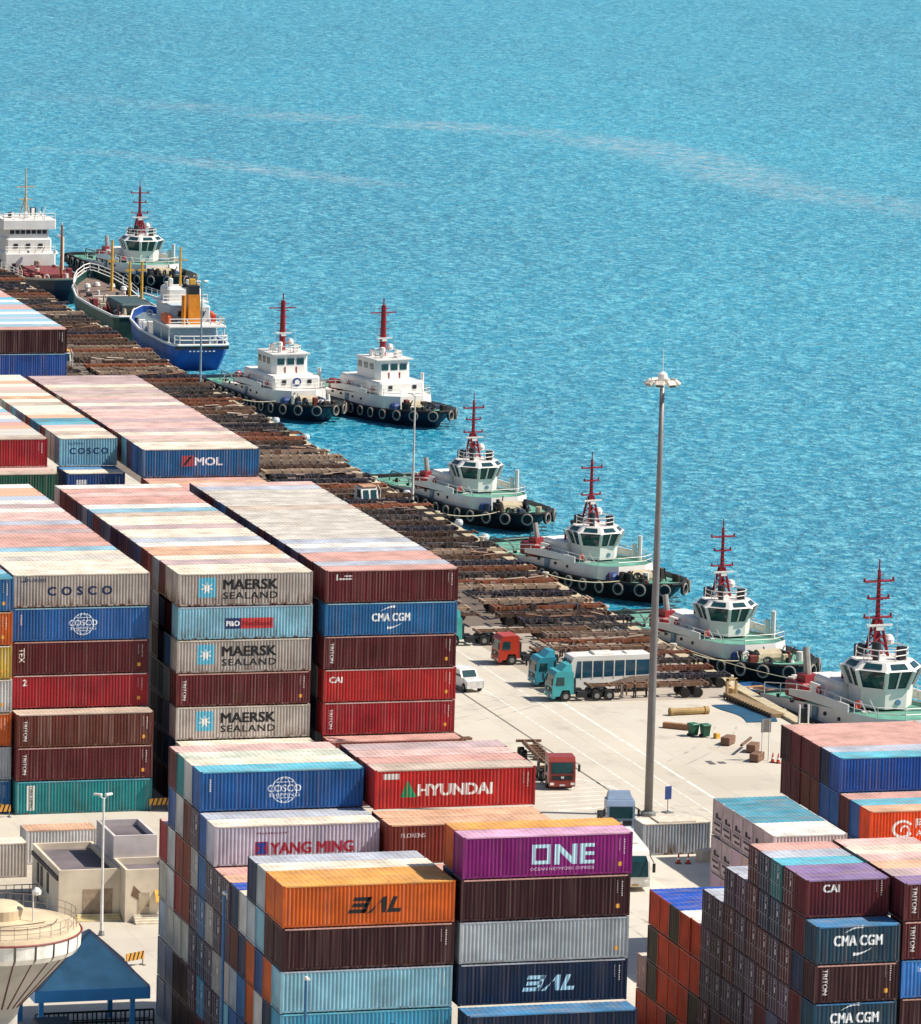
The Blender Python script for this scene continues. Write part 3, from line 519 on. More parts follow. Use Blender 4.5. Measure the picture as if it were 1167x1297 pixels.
# lower left tall block
X0, Y0, P = 92.2, 377.9, 2.44
NL = 'the tall lower-left block'
row(NL, X0, Y0, cols('blue:cy white:cr teal:pg maroon:pk'), 7, pitch=P, decos={0: 'COSCOS'}, labels={0: 'blue container with white globe emblem and cyan roof, lower left block'}, rust=.05)
row(NL, X0, Y0, cols('lilac_white:cr blue:bg purple*:mv brown:ta white:cr blue:lb'), 6, pitch=P, k0=-2, decos={0: 'YM'}, labels={0: 'lilac-white container with red letters and square emblem'}, rust=.3)
row(NL, X0, Y0, cols('orange:am orange:am pale_grey:cr navy:bg'), 6, pitch=P, k0=-10, decos={0: 'BALB'}, labels={0: 'orange container with slanted black letters'}, rust=.04)
row(NL, X0, Y0, cols('dark_maroon dark_maroon light_blue pale_grey:wh white:cr navy:rb purple*:or purple*:sa purple*:sa sea_blue weathered_white* rust_red rust_red white red'), 5, pitch=P, k0=-10, decos={0: 'CODES'}, rust=.15)
row(NL, X0, Y0, cols('light_blue orange deep_blue orange navy brown purple* purple* weathered_white* sea_blue* purple* rust_red red white cream'), 4, pitch=P, k0=-10, decos={0: 'CODES'}, rust=.2)
row(NL, X0, Y0, cols('cyan navy white orange sea_blue pale_grey weathered_white* weathered_white* purple* navy* purple* cream cream cream pale_grey'), 3, pitch=P, k0=-10, decos={0: 'BALR'}, rust=.15)
row(NL, X0, Y0, cols('cyan maroon white brown deep_blue blue light_blue* purple* purple* cyan* maroon* dark_maroon dark_maroon grey grey'), 2, pitch=P, k0=-10, rust=.15)
row(NL, X0, Y0, cols('cyan navy orange navy brown navy cyan* purple* maroon* maroon* dark_maroon* dark_maroon dark_maroon grey grey'), 1, pitch=P, k0=-10, rust=.15)
# central red block and the magenta stack
NH = 'the central red block'
row(NH, 104.9, 376.6, cols('bright_red:ta maroon:sa maroon:pk dusty_purple:mv'), 7, decos={0: 'HY'}, labels={0: 'red container with white letters and green triangle emblem'}, rust=.15)
row(NH, 104.7, 371.6, cols('rust_red:or maroon:or'), 6, decos={0: 'FLOR'}, labels={0: 'dark red container with salmon roof below the red lettered one'}, rust=.3)
row(NH, 104.7, 361.8, cols('navy:wh orange:or maroon:sa rust_red:sa'), 5)
row('magenta-topped stack', 104.9, 353.4, cols('magenta:lm orange:am'), 7, decos={0: 'ONE'}, labels={0: 'magenta container with big pale blue letters'}, rust=.02, k0=0)
for lv, c, d, k, lab, ru in ((6, 'dark maroon', 'CODES', 0, 'near-black maroon container under the magenta one', .05), (5, 'pale grey', 'CODES', 0, 'pale grey ribbed container two below the magenta one', .15), (4, 'dark navy', 'BALW', 0, 'dark navy container with slanted pale blue letters', .03), (3, 'dark navy', 'BALX', -1, 'dark navy container jutting forward at the bottom frame edge', .03), (2, 'dark navy', None, -1, 'dark navy container one above the ground in the magenta-topped stack', .05), (1, 'maroon', None, -1, 'maroon container at ground level in the magenta-topped stack', .05)):
    container(104.9-.1, 353.4+2.49*k, (lv-1)*2.98+.004, c, '', 'bl' if lv == 3 else None, deco_=d, label=lab, rust=ru)
    if lv in (6, 5): container(104.9, 355.9, (lv-1)*2.98+.004, 'navy', f'{ordn(lv)} tier up, behind front of magenta-topped stack', None)
# lower right block: short containers, three steps up towards the camera
G, GP, GH, S20 = 2.7, 2.4, 2.62, 6.058
NO, NP, NR = 'the orange stack', 'the dark right-hand block', 'the right-edge block'
kw = dict(h=G, pitch=GP, L=S20, H=GH, rust=.12)
XO, YO = 126.9, 378.8
row(NO, XO, YO-5*GP, cols('orange_red:wh orange_red:wh olive_grey:rb orange_red:rb orange_red:rb'), 4, **kw)
row(NO, XO, YO-5*GP, cols('orange_red orange_red orange_red orange_red olive_grey'), 3, **kw)
row(NO, XO, YO-5*GP, cols('olive_grey orange_red orange_red orange_red olive_grey pale_pink*:gr'), 2, **kw)
row(NO, XO, YO-5*GP, cols('orange_red orange_red olive_grey orange_red orange_red orange_red'), 1, **kw)
DK = ['purple', 'purple', 'dusty purple', 'maroon', 'dark maroon', 'navy', 'slate', 'maroon', 'purple']
rr = random.Random(11)
row(NP, XO, YO-14*GP, cols('maroon:pu maroon*:pu teal*:cy navy*:bg maroon*:sa'), 7, decos={0: 'CAI'}, labels={0: 'maroon short container with three white letters under a purple roof'}, **kw)
row(NP, XO, YO-15*GP, cols('dark_teal:bl maroon:sa maroon* navy* navy* maroon* dusty_purple*:bg purple*:bg'), 6, decos={0: 'CMA'}, labels={0: 'upper dark teal short container with two white arcs'}, **kw)
row(NP, XO, YO-15*GP, ['dark maroon', 'navy']+[rr.choice(DK)+'*' for _ in range(6)]+['purple*:bg', 'purple*:bg'], 5, decos={0: 'TRITON'}, **kw)
row(NP, XO, YO-15*GP, ['dark teal', 'maroon']+[rr.choice(DK)+'*' for _ in range(8)], 4, decos={0: 'CMA'}, labels={0: 'lower dark teal short container with two white arcs'}, **kw)
for lv in (3, 2, 1): row(NP, XO, YO-15*GP, [rr.choice(DK)+'*' for _ in range(10)], lv, **kw)
row(NR, 133.3, 343.2, cols('maroon:pu dusty_purple:mv maroon:or weathered_white:pk cream:cr maroon:pk'), 7, decos={0: 'TRITON'}, **kw)
for lv, c, d in ((6, 'maroon', 'TRITON'), (5, 'bright blue', 'BOX'), (4, 'dark maroon', 'CODES'), (3, 'maroon', None), (2, 'navy', None), (1, 'maroon', None)):
    container(133.3, 343.2, (lv-1)*G+.004, c, f'{ordn(lv)} tier, near end of {NR}', None, S20, GH, False, d)
# pale refrigerated containers
def reefer(x, y, z, lab, rf):
    r = container(x, y, z, 'pinkish white', '', rf, S20, 2.9, False, None, lab, .25)
    if r is None: return
    r['category'] = 'refrigerated container'; r['group'] = 'refrigerated containers'
    b = MB(); b.box(-.05, .3, .35, -.012, 2.1, 1.25)
    b.build('cooling_unit', MARKP, r, color=lin('#cbb4b6'))
    b = MB(); b.box(-.07, .45, 1.5, -.012, 1.1, 1.62); b.box(-.07, .45, .95, -.052, 1.9, 1.15); b.box(-.075, .4, .5, -.052, 1.6, .68); b.box(-.08, 1.25, 1.5, -.012, 1.5, 1.9)
    b.build('vent', M('#2a2228', .6), r)
RE = 'the pale block'
for lv in (4, 3, 2, 1):
    for k in range(6):
        reefer(140.6, 390.2+2.4*k, (lv-1)*2.98+.004, f'pinkish white refrigerated container, {ordn(lv)} tier, {ordn(k+1)} back in {RE}', 'wh' if k < 2 else 'te')
for X_, ks in ((110.6, range(1, 7)), (124., range(1, 5))):
    for k in ks:
        for lv in range(1, 7): mass(X_, 462.7+2.49*k, (lv-1)*2.98+.004, random.choice(['maroon', 'dark maroon', 'navy', 'purple', 'slate', 'grey']))
for k in range(1, 4):
    for lv in range(1, 7): mass(96.1, 463.8+2.49*k, (lv-1)*2.98+.004, random.choice(['maroon', 'navy', 'brown']))
# blue-fronted block at right
NBL = 'the blue-fronted block'
row(NBL, 156.4, 418.5, cols('royal_blue:cy navy:bg maroon:sa maroon:sa maroon:sa dark_maroon:sa'), 4, pitch=2.42, decos={0: 'CODES'}, labels={0: 'royal blue container with cyan roof fronting the upper tier at right'}, rust=.05)
row(NBL, 156.45, 411.2, cols('orange_red:or blue:cy maroon blue blue brown brown maroon maroon'), 3, pitch=2.42, decos={0: 'ALI'}, labels={0: 'orange-red container with curled white emblem and white characters'}, rust=.05)
row(NBL, 156.2, 411.8, cols('maroon navy blue maroon'), 2, pitch=2.42); row(NBL, 156.2, 411.8, cols('navy maroon rust_red navy'), 1, pitch=2.42)
# ------------------------------------------------------------------ tug boats
WHT = M('#e2ded8', .45, 0, .12, .5); DKG = M('#2c4a44', .7); GRN = M('#629c88', .7, 0, .5, .6); BLK = M('#15181d', .6, 0, .4, .4); RED = M('#8e1522', .5); NAVH = M('#142b45', .5, 0, .4, .3)
TYR = M('#1b1a1b', .8); RIM = M('#8f857c', .8); MET = M('#8b8a88', .5, .5); DRK = M('#1d2024', .6); RBL = M('#1f3d78', .6); ROPE = M('#b9ab90', .9); ORG = M('#d98316', .5); YEL = M('#d7a43a', .5); BLUH = M('#1a4a98', .5, 0, .35, .3)
RUSTM = M('#6a4534', .85, .1, .5, 2); RUST2 = M('#8a6248', .85, .1, .5, 2); DUST = M('#a88f7c', .9, 0, .4, 2)
def outline(st, inset=0, off=0):
    """closed deck outline from stations (x, half beam)"""
    a = [(x-off*(i == len(st)-1), max(.05, b-inset)) for i, (x, b) in enumerate(st)]
    return a+[(x, -b) for x, b in reversed(a)]
def hull(root, st, zt, hullm, deckm, wlk, bul=.85, keel=-2.5, band=None):
    """lofted hull: st = stations (x, half beam); zt(x) = rail height; wlk(x, b) -> (x, b) on the water line"""
    top = outline(st); n = len(top)
    wl = outline([wlk(x, b) for x, b in st]); mid = [((a[0]*.65+c[0]*.35), (a[1]*.72+c[1]*.28)) for a, c in zip(top, wl)]
    b = MB(); b.loft([[(x*.97, y*.6, keel) for x, y in wl], [(x, y, -.1) for x, y in wl], [(x, y, zt(q[0])*.55) for (x, y), q in zip(mid, top)], [(x, y, zt(x)) for x, y in top], [(x*.985, y*.94, zt(x)) for x, y in top], [(x*.985, y*.93, zt(x)-bul) for x, y in top]], caps=False)
    b.build('hull', hullm, root, smooth=False)
    MB().add([(x*.985, y*.93, zt(x)-bul+.02) for x, y in top], [tuple(range(n))]).build('deck', deckm, root)
    if band: 
        b = MB(); b.path([(x, y, zt(x)-.12) for x, y in top]+[(top[0][0], top[0][1], zt(top[0][0])-.12)], .2, 6); b.build('fender_rail', band, root)
def rail(b, pts, h=1., z=None, r=.035, every=1):
    for i, p in enumerate(pts):
        if i % every == 0: b.bar(p, (p[0], p[1], p[2]+h), r, 4)
    for k in (h, h*.5): b.path([(p[0], p[1], p[2]+k) for p in pts], r, 4)
def line_pts(a, b, n): return [tuple(a[i]+(b[i]-a[i])*t/n for i in range(3)) for t in range(n+1)]
def person(name, label, x, y, z, rz, top, legs, parent=None):
    r = thing('person', label, 'person', (x, y, z), rz)
    b = MB(); 
    # one continuous body: torso, neck, head; legs and arms taper from it
    prof = [(.0, .0), (.15, .82), (.17, .95), (.14, 1.1), (.19, 1.35), (.17, 1.45), (.06, 1.5), (.06, 1.54), (.095, 1.6), (.105, 1.68), (.08, 1.76), (.0, 1.79)]
    b.loft([[(q*.75*cos(2*pi*i/10), q*1.15*sin(2*pi*i/10), zz) for i in range(10)] for q, zz in prof[1:]])
    for s in (-1, 1):
        b.bar((0, s*.09, .86), (.02*s, s*.1, .47), .085, 7, .06); b.bar((.02*s, s*.1, .47), (-.02, s*.11, .06), .06, 7, .04); b.box(-.06, s*.11-.045, 0, .17, s*.11+.045, .08)
        b.bar((0, s*.2, 1.42), (0, s*.26, 1.13), .05, 6, .04); b.bar((0, s*.26, 1.13), (.1, s*.25, .88), .04, 6, .03); b.box(.09, s*.25-.03, .78, .15, s*.25+.03, .88)
    b.build('body', M('#9a7a66', .7), r)
    c = MB(); c.loft([[(q*.8*cos(2*pi*i/10), q*1.2*sin(2*pi*i/10), zz) for i in range(10)] for q, zz in ((.17, .85), (.185, 1.1), (.21, 1.35), (.18, 1.47))])
    for s in (-1, 1): c.bar((0, s*.2, 1.43), (0, s*.265, 1.12), .06, 7, .05); c.bar((0, s*.265, 1.12), (.09, s*.255, .9), .05, 6, .04)
    c.build('jacket', M(top, .8), r)
    c = MB()
    for s in (-1, 1): c.bar((0, s*.09, .92), (.02*s, s*.1, .47), .1, 7, .075); c.bar((.02*s, s*.1, .47), (-.02, s*.11, .08), .075, 7, .06)
    c.build('trousers', M(legs, .8), r)
    MB().lathe([(.11, 1.69), (.1, 1.76), (.05, 1.81), (.0, 1.82)], 10).build('hair', M('#1a1512', .8), r)
    return r
def gear(r, xr, yr, z, n, seed, hmax=1.2, cols_=('#1d2230', '#24344f', '#b9a98e', '#3a2c28', '#d8d3ca', '#71261f', '#1a1c1f'), name='deck_gear'):
    """the drums, reels, covers and coils lying about a working deck"""
    q = random.Random(seed); by = {}
    for i in range(n):
        b = by.setdefault(q.choice(cols_), MB()); x = q.uniform(*xr); y = q.uniform(*yr); k = q.random(); h = q.uniform(.4, hmax)
        if k < .35: b.lathe([(q.uniform(.25, .5), z), (q.uniform(.2, .45), z+h), (0, z+h+.05)], 9, (x, y))
        elif k < .6: b.bevbox(x, y, z, x+q.uniform(.4, 1.1), y+q.uniform(.4, 1.1), z+h, .08)
        elif k < .8: b.torus((x, y, z+h*.5), (q.uniform(-1, 1), q.uniform(-1, 1), q.uniform(0, 1)), .4, .14, 10, 5)
        else: b.bar((x, y, z), (x+q.uniform(-1, 1), y+q.uniform(-1, 1), z+h*1.3), .08, 5)
    for c, b in by.items(): b.build(name, M(c, .7, 0, .3, 2), r)
def tug(label, x, y, ang, hullc='black', style='oct', mast='lattice', mt=14.7, s=1., funnel=True, deckg=True, emblem=False, tall=0., stack='red', short=False):
    r = thing('tug_boat', label, 'tug boat', (x, y, -4), radians(ang), 'tug boats moored along the quay'); r.scale = (s, s, s)
    st = [(-19.5, 4.2), (-18.6, 5.1), (-14, 5.5), (-6, 5.6), (5, 5.6), (9, 5.35), (12.5, 4.7), (15.2, 3.5), (17.2, 2.0), (18.2, .5)]
    if short: st = [(q*.64 if q < 0 else q, b) for q, b in st]
    zt = lambda q: 2.05+max(0, (q-4)/16)**1.7*.75+max(0, (-q-8)/12)*.1
    hull(r, st, zt, {'black': BLK, 'navy': NAVH}[hullc], GRN, lambda a, b: (a-max(0, a-8)*.28, b*(.93-max(0, (a-6)/14)*.5)), band=TYR, bul=.42)
    # tyre fenders along bow and side
    top = outline(st)
    tyre = MB().torus((0, 0, 0), (0, 1, 0), .52, .22).mesh('tyre_fender', TYR); rim = MB().torus((0, 0, 0), (0, 1, 0), .63, .1, 14, 5).mesh('tyre_wall', RIM)
    for side in (1, -1):
        ps = [(q, b*side) for q, b in st]
        cum = [0]
        for a, c in zip(ps, ps[1:]): cum.append(cum[-1]+math.dist(a, c))
        n = 15 if side < 0 else 8
        for i in range(n):
            t = cum[-1]*(.03+.95*i/(n-1)) if side < 0 else cum[-1]*(.5+.48*i/(n-1))
            k = max(j for j in range(len(cum)-1) if cum[j] <= t); u = (t-cum[k])/(cum[k+1]-cum[k])
            px, py = ps[k][0]+(ps[k+1][0]-ps[k][0])*u, ps[k][1]+(ps[k+1][1]-ps[k][1])*u
            d = Vector((ps[k+1][0]-ps[k][0], ps[k+1][1]-ps[k][1])); d.normalize(); nx, ny = (d.y, -d.x) if side < 0 else (-d.y, d.x)
            if side > 0: nx, ny = -d.y, d.x
            o = link('tyre_fender', tyre, r, loc=(px+nx*.3, py+ny*.3, zt(px)-.7), rz=math.atan2(ny, nx)-pi/2)
            link('tyre_wall', rim, o, loc=(0, .2, 0))
    # deckhouse with boat deck
    H1 = 3.35+tall*.3
    ho = [(-12.5, 4.1), (-11.5, 4.6), (5.5, 4.7), (8.2, 3.9), (9.6, 1.9)]; hp = outline(ho)
    b = MB(); n = len(hp)
    top_z = lambda q: H1-max(0, (-q-3)/7)*1.1
    b.loft([[(a, c, 1.2) for a, c in hp], [(a*(.985 if a > 0 else 1), c*.96, top_z(a)) for a, c in hp]], caps=False)
    b.build('deckhouse', WHT, r)
    xs = [-10, -3, 3, 8.6]
    MB().add([(a*(.985 if a > 0 else 1), c*.96, top_z(a)-.12) for a, c in hp], [tuple(range(n))]).build('boat_deck', GRN if deckg else WHT, r)
    rb = MB(); tr = random.Random(int(y))
    rb.bevbox(-4.6, -3.1, H1-.3, .2, 3.1, H1+1.5+tr.uniform(-.2, .3), .25); rb.bevbox(-9.5, -1.4, H1-1.0, -4.6, 1.4, H1+.6, .2); rb.build('aft_house', WHT, r)
    sw = MB(); sw.loft([[(a, c_*4.62, z) for a, z in ((-6, H1-.5), (4.5, H1-.15), (4.5, H1+.55), (-2, H1+.5), (-6, H1))] for c_ in (-1, -.97)]); sw.loft([[(a, c_*4.62, z) for a, z in ((-6, H1-.5), (4.5, H1-.15), (4.5, H1+.55), (-2, H1+.5), (-6, H1))] for c_ in (1, .97)]); sw.build('side_bulwark', WHT, r)
    gear(r, (9.8, 14.5), (-3.2, 3.2), 1.8, 20, int(y), 1.5)
    gear(r, (-9, -3), (-4, 4), H1-.3, 9, int(y)+7, 1.1, ('#e2ded8', '#a62027', '#e2ded8', '#c9c2ba'), 'deck_locker')
    MB().bevbox(-8.2, -3.9, H1-.9, -5.2, -2.9, H1+.5, .15).bevbox(-7.6, 2.6, H1-.9, -5.2, 3.9, H1+.7, .15).build('red_locker', RED, r)
    fm = MB().bar((-1.6, 1.9, H1+1.5), (-1.6, 1.9, H1+2.6), .14, 7).bar((-1.9, 1.9, H1+2.5), (-.5, 1.9, H1+3.0), .12, 6).bar((-1.6, -1.9, H1+1.5), (-1.6, -1.9, H1+2.6), .14, 7).bar((-1.9, -1.9, H1+2.5), (-.5, -1.9, H1+3.0), .12, 6).build('fire_monitor', RED, r)
    st_ = MB()
    for k in range(8): st_.box(4.4+k*.38, -3.3, H1-.15-k*.3, 4.75+k*.38, -2.5, H1-.08-k*.3)
    for yy in (-3.35, -2.45): st_.bar((4.3, yy, H1+.8), (7.4, yy, H1-1.4), .05, 4)
    st_.build('ladder_stair', WHT, r)
    b = MB()
    for q in (-8, -5.5, -3, .5, 3):
        for sd in (-1, 1): b.bar((q, sd*4.5, 2.6), (q, sd*4.68, 2.6), .17, 10)
    b.build('porthole', DRK, r)
    b = MB(); 
    for sd in (-1, 1): b.box(-1.6, sd*4.64-.08, 1.5, -.8, sd*4.64+.05, 2.9)
    b.build('door', M('#6f8fa3', .5), r)
    if style == 'box':
        b = MB(); b.bevbox(-5.5, -3.5, H1-.1, 6.6, 3.5, H1+1.65, .25); b.build('upper_house', WHT, r)
        for c in (-1.9, 1.9): MB().box(6.55, c-.3, H1+.5, 6.68, c+.3, H1+1.15).build('window', DRK, r)
    # wheelhouse
    z0 = H1+(1.65 if style == 'box' else 0); R0, R1, ex = (2.35, 2.95, 1.1)
    if style == 'oct':
        R0, R1 = R0*1.1, R1*1.1
        oc = lambda R, k=1: [((1.6+R*ex*cos(radians(a))*k), R*sin(radians(a))) for a in (22.5, 67.5, 112.5, 157.5, 202.5, 247.5, 292.5, 337.5)]
        zb, zw, zc, zr = z0, z0+1.5+tall*.2, z0+3.0+tall*.25, z0+3.65+tall*.25
        b = MB(); b.loft([[(a, c, zb-.1) for a, c in oc(R0)], [(a, c, zw) for a, c in oc(R0*1.04)]]); 
        b.loft([[(a, c, zc) for a, c in oc(R1*1.03)], [(a, c, zr) for a, c in oc(R1*.78)], ])
        lo, hi = oc(R0*1.04), oc(R1*1.03)
        for i in range(8):
            b.bar((*lo[i], zw-.05), (*hi[i], zc+.03), .2, 5)
            j = (i+1) % 8
            for t in ((.5,) if i % 2 else ()): b.bar((lo[i][0]*(1-t)+lo[j][0]*t, lo[i][1]*(1-t)+lo[j][1]*t, zw-.05), (hi[i][0]*(1-t)+hi[j][0]*t, hi[i][1]*(1-t)+hi[j][1]*t, zc+.03), .09, 4)
        b.build('wheelhouse', WHT, r)
        for i in range(8):
            j = (i+1) % 8; f = .97
            q = [(*lo[i], zw), (*lo[j], zw), (*hi[j], zc), (*hi[i], zc)]
            MB().add([(1.6+(a-1.6)*f, c*f, z) for a, c, z in q], [(0, 1, 2, 3)]).build('window', GLASS, r)
            t1, t2 = oc(R1*.99), oc(R1*.84); k = .18
            e = lambda u, v, t: tuple(u[w_]*(1-t)+v[w_]*t for w_ in range(2))
            za, zd = zc+.12, zr-.12
            MB().add([(*e(t1[i], t1[j], k), za+.06), (*e(t1[i], t1[j], 1-k), za+.06), (*e(t2[i], t2[j], 1-k), zd+.04), (*e(t2[i], t2[j], k), zd+.04)], [(0, 1, 2, 3)]).build('skylight', GLASS, r)
    else:
        zr = z0+2.75; b = MB(); b.loft([[(a, c, z0-.1) for a, c in ((-1.8, -2.7), (3.6, -2.7), (4.2, -2.1), (4.2, 2.1), (3.6, 2.7), (-1.8, 2.7))], [(a, c, zr) for a, c in ((-1.8, -2.7), (3.4, -2.7), (3.95, -2.1), (3.95, 2.1), (3.4, 2.7), (-1.8, 2.7))]]); b.box(-2, -2.9, zr, 4.3, 2.9, zr+.14)
        b.build('wheelhouse', WHT, r)
        for c in (-1.45, 0, 1.45):
            MB().box(4.0, c-.52, z0+1.35, 4.14, c+.52, z0+2.2).build('window', GLASS, r)
        for sd in (-1, 1):
            for a in (-1, .7, 2.4): MB().box(a-.5, sd*2.7-.05, z0+1.35, a+.5, sd*2.7+.05, z0+2.2).build('window', GLASS, r)
        b = MB(); 
        for c in (-.85, .85): b.box(4.1, c-.09, z0+.15, 4.2, c+.09, z0+1.0)
        b.build('red_stripe', RED, r)
        zr += .1
    if emblem:
        e = MB().bar((6.5, 0, H1+.85), (6.74, 0, H1+.85), .62, 18).build('round_emblem', M('#20447e', .5), r); MB().bar((6.6, 0, H1+.85), (6.78, 0, H1+.85), .36, 12).build('emblem_centre', WHT, e)
    elif style == 'oct': MB().bar((4.12+tall*.05, .2, z0+.45), (4.32+tall*.05, .2, z0+.45), .26, 14).build('oval_badge', M('#5d83a0', .5), r)
    # monkey island
    b = MB(); ro = [(1.6+2.3*cos(2*pi*i/10), 2.2*sin(2*pi*i/10), zr) for i in range(11)]; rail(b, ro, .95, r=.045); b.build('roof_railing', WHT, r)
    b = MB(); b.box(-.4, -1.6, zr, .4, -.9, zr+.9); b.box(2.6, .8, zr, 3.2, 1.5, zr+1.1); b.lathe([(.3, zr), (.3, zr+.9), (.42, zr+1.), (.36, zr+1.5), (.0, zr+1.6)], 10, (2.6, -1.1)); b.build('searchlight', DRK if style == 'oct' else WHT, r)
    MB().lathe([(.0, zr+.7), (.42, zr+.85), (.5, zr+1.25), (.3, zr+1.6), (.0, zr+1.7)], 12, (.1, 1.4)).build('satellite_dome', WHT, r)
    b = MB(); b.bar((3., -2.1, zr), (3., -2.1, zr+4.5), .03, 4); b.bar((.4, 2., zr), (.4, 2., zr+3.5), .03, 4); b.build('antenna', M('#c9ced2', .5), r)
    # mast
    mx, mz = (.6, zr); b = MB()
    if mast == 'pole':
        b.bar((mx, 0, mz-.2), (mx, 0, mt), .5, 8, .34)
        for k in range(7): z = mz+1+k*(mt-mz-1.5)/6; b.box(mx-.1, -.9, z, mx+.1, .9, z+.08)
        b.box(mx-.1, -2.1, mt-1.1, mx+.1, 2., mt-.95); b.bar((mx, 0, mt), (mx, 0, mt+1.), .1, 5)
    else:
        zk = mz+(mt-mz)*.42
        for a, c in ((-.75, -.75), (.75, -.75), (.75, .75), (-.75, .75)): b.bar((mx+a, c, mz-.1), (mx+a*.3, c*.3, zk), .13, 5)
        for k in range(5):
            t = k/5; w_ = .75*(1-t*.7); z = mz+(zk-mz)*t; u = .75*(1-(t+.2)*.7); z2 = mz+(zk-mz)*(t+.2)
            for p, q in (((-1, -1), (1, -1)), ((1, -1), (1, 1)), ((1, 1), (-1, 1)), ((-1, 1), (-1, -1))): b.bar((mx+p[0]*w_, p[1]*w_, z), (mx+q[0]*u, q[1]*u, z2), .07, 4)
        b.bar((mx, 0, mz), (mx, 0, zk+.5), .22, 6)
        b.bar((mx, 0, zk), (mx, 0, mt), .24, 6, .15)
        for t, wd in ((.44, 1.25), (.66, .95), (.86, 1.35)):
            z = mz+(mt-mz)*t; b.box(mx-.3, -wd, z, mx+.3, wd, z+.1)
            for c in (-wd, wd): b.bar((mx, c, z), (mx, c, z+.35), .1, 5)
        for k in range(10): z = zk+k*(mt-zk)/10; b.box(mx+.2, -.3, z, mx+.28, .3, z+.05)
        b.bar((mx, 0, mt), (mx, 0, mt+.9), .07, 4)
    b.build('mast', RED, r)
    b = MB(); z = mz+(mt-mz)*.35; b.box(mx+.3, -1.2, z, mx+.5, 1.2, z+.16); b.box(mx-.4, -.35, z-.35, mx+.5, .35, z-.05); b.build('radar', WHT, r)
    # funnels
    if funnel:
        for sd in (-1, 1):
            f = MB().loft([[(a, sd*2.6+c, H1-.9) for a, c in ((-7.4, -.8), (-5.2, -.8), (-5.2, .8), (-7.4, .8))], [(a, sd*2.6+c, H1+1.1) for a, c in ((-7.2, -.65), (-5.7, -.65), (-5.7, .65), (-7.2, .65))]]).build('funnel', {'red': RED, 'white': WHT}[stack], r)
            MB().bar((-6.5, sd*2.6, H1+1.), (-7.0, sd*2.6, H1+2.7+tall), .34, 9, .3).build('exhaust_pipe', M('#a9a39c', .4, .3) if sd < 0 else DRK, f)
    else:
        b = MB(); b.lathe([(.9, H1-.6), (.95, H1+1.1), (.7, H1+1.4), (0, H1+1.45)], 14, (-5.5, -2.2)); b.box(-8, -1, H1-1, -6.4, 2.6, H1+.9); b.build('funnel', WHT, r)
    b = MB(); b.box(-4.2, -3.6, H1-.2, -2.6, -2.3, H1+.9); b.box(-4.2, 2.2, H1-.2, -2.8, 3.4, H1+.8); b.box(-.8, -3.7, H1-.1, .3, -3.1, H1+.7); b.build('locker', WHT, r)
    b = MB(); b.lathe([(.28, H1), (.3, H1+1.5), (.36, H1+1.6), (0, H1+1.7)], 10, (4.8, 3.4)); b.bar((5.2, 3.9, H1-1), (5.2, 3.9, H1+2.6), .26, 8); b.build('vent_post', WHT, r)
    b = MB(); b.torus((4.6, -3.75, H1+.5), (0, 1, 0), .33, .1, 12, 5); b.torus((-2, -3.9, H1+.5), (0, 1, 0), .33, .1, 12, 5); b.build('life_ring', M('#c03a26', .6), r)
    # railings of boat deck, stair frames
    b = MB(); rail(b, [(a*(.97 if a > 0 else 1), c*.92, top_z(a)-.1) for a, c in [(-11.2, -4.6), (-8, -4.75), (-5, -4.8), (0, -4.8), (3, -4.85), (5.5, -4.85), (8.2, -4.0), (9.5, -1.9), (9.5, 1.9), (8.2, 4.0), (5.5, 4.85), (3, 4.85), (0, 4.8), (-5, 4.8), (-8, 4.75), (-11.2, 4.6)]], 1.0, r=.04); b.build('deck_railing', WHT, r)
    # foredeck gear
    zf = zt(11)-.85
    b = MB(); b.bar((11, -1.5, zf+.9), (11, 1.5, zf+.9), .7, 12); b.box(10, -1.9, zf, 12, -1.6, zf+1.5); b.box(10, 1.6, zf, 12, 1.9, zf+1.5); b.build('towing_winch', DRK, r)
    b = MB(); b.bar((11, -1.3, zf+.9), (11, 1.3, zf+.9), .82, 12); b.build('rope_drum', ROPE, r)
    b = MB()
    for q, c in ((13.6, -1.), (13.6, 1.), (-15, -2.6), (-15, 2.6))[:2 if short else 4]:
        z = zt(q)-.9; b.bar((q, c, z), (q, c, z+1.1), .2, 8); b.bar((q-.05, c-.5, z+.8), (q-.05, c+.5, z+.8), .12, 6)
    b.build('bitts', DRK, r)
    b = MB(); b.bevbox(8.9, -3.4, zf, 10.2, -2., zf+1.3, .3); b.bevbox(9.2, 2.2, zf, 10.2, 3.2, zf+1.1, .25); b.build('covered_gear', RBL, r)
    b = MB()
    if short: return r
    for yy in (-2.8, 2.8): b.path([(-11, yy, 1.2), (-11.2, yy, 2.6), (-12.2, yy, 3.1), (-16, yy, 3.1), (-16.6, yy, 2.4), (-16.7, yy, 1.3)], .09, 5)
    b.path([(-13.5, -2.8, 3.1), (-13.5, 2.8, 3.1)], .09, 5); b.build('towing_bow', M('#54706a', .6), r)
    return r
TU = 'tug boats'
tug('black-hulled tug beside the green-bowed ship, farthest of the tugs', 207.6, 903, -84, mt=14.2, s=1.12)
tug('white square-fronted tug with solid red mast and round blue emblem at the quay', 192.3, 745.5, -83.5, 'navy', 'box', 'pole', 15.2, emblem=True, funnel=False, deckg=False, tall=.8)
tug('navy-hulled tug with solid red mast moored outside its neighbour', 205.0, 738.5, -77, 'navy', 'box', 'pole', 15.3, funnel=False, deckg=False, tall=.8)
tug('tug with lattice mast and red funnels behind the thin white lamp pole', 191.9, 648.5, -79, mt=14.2)
tug('tug with red mast and pale exhaust partly behind the tall light mast', 190.8, 596.5, -74, mt=14.4)
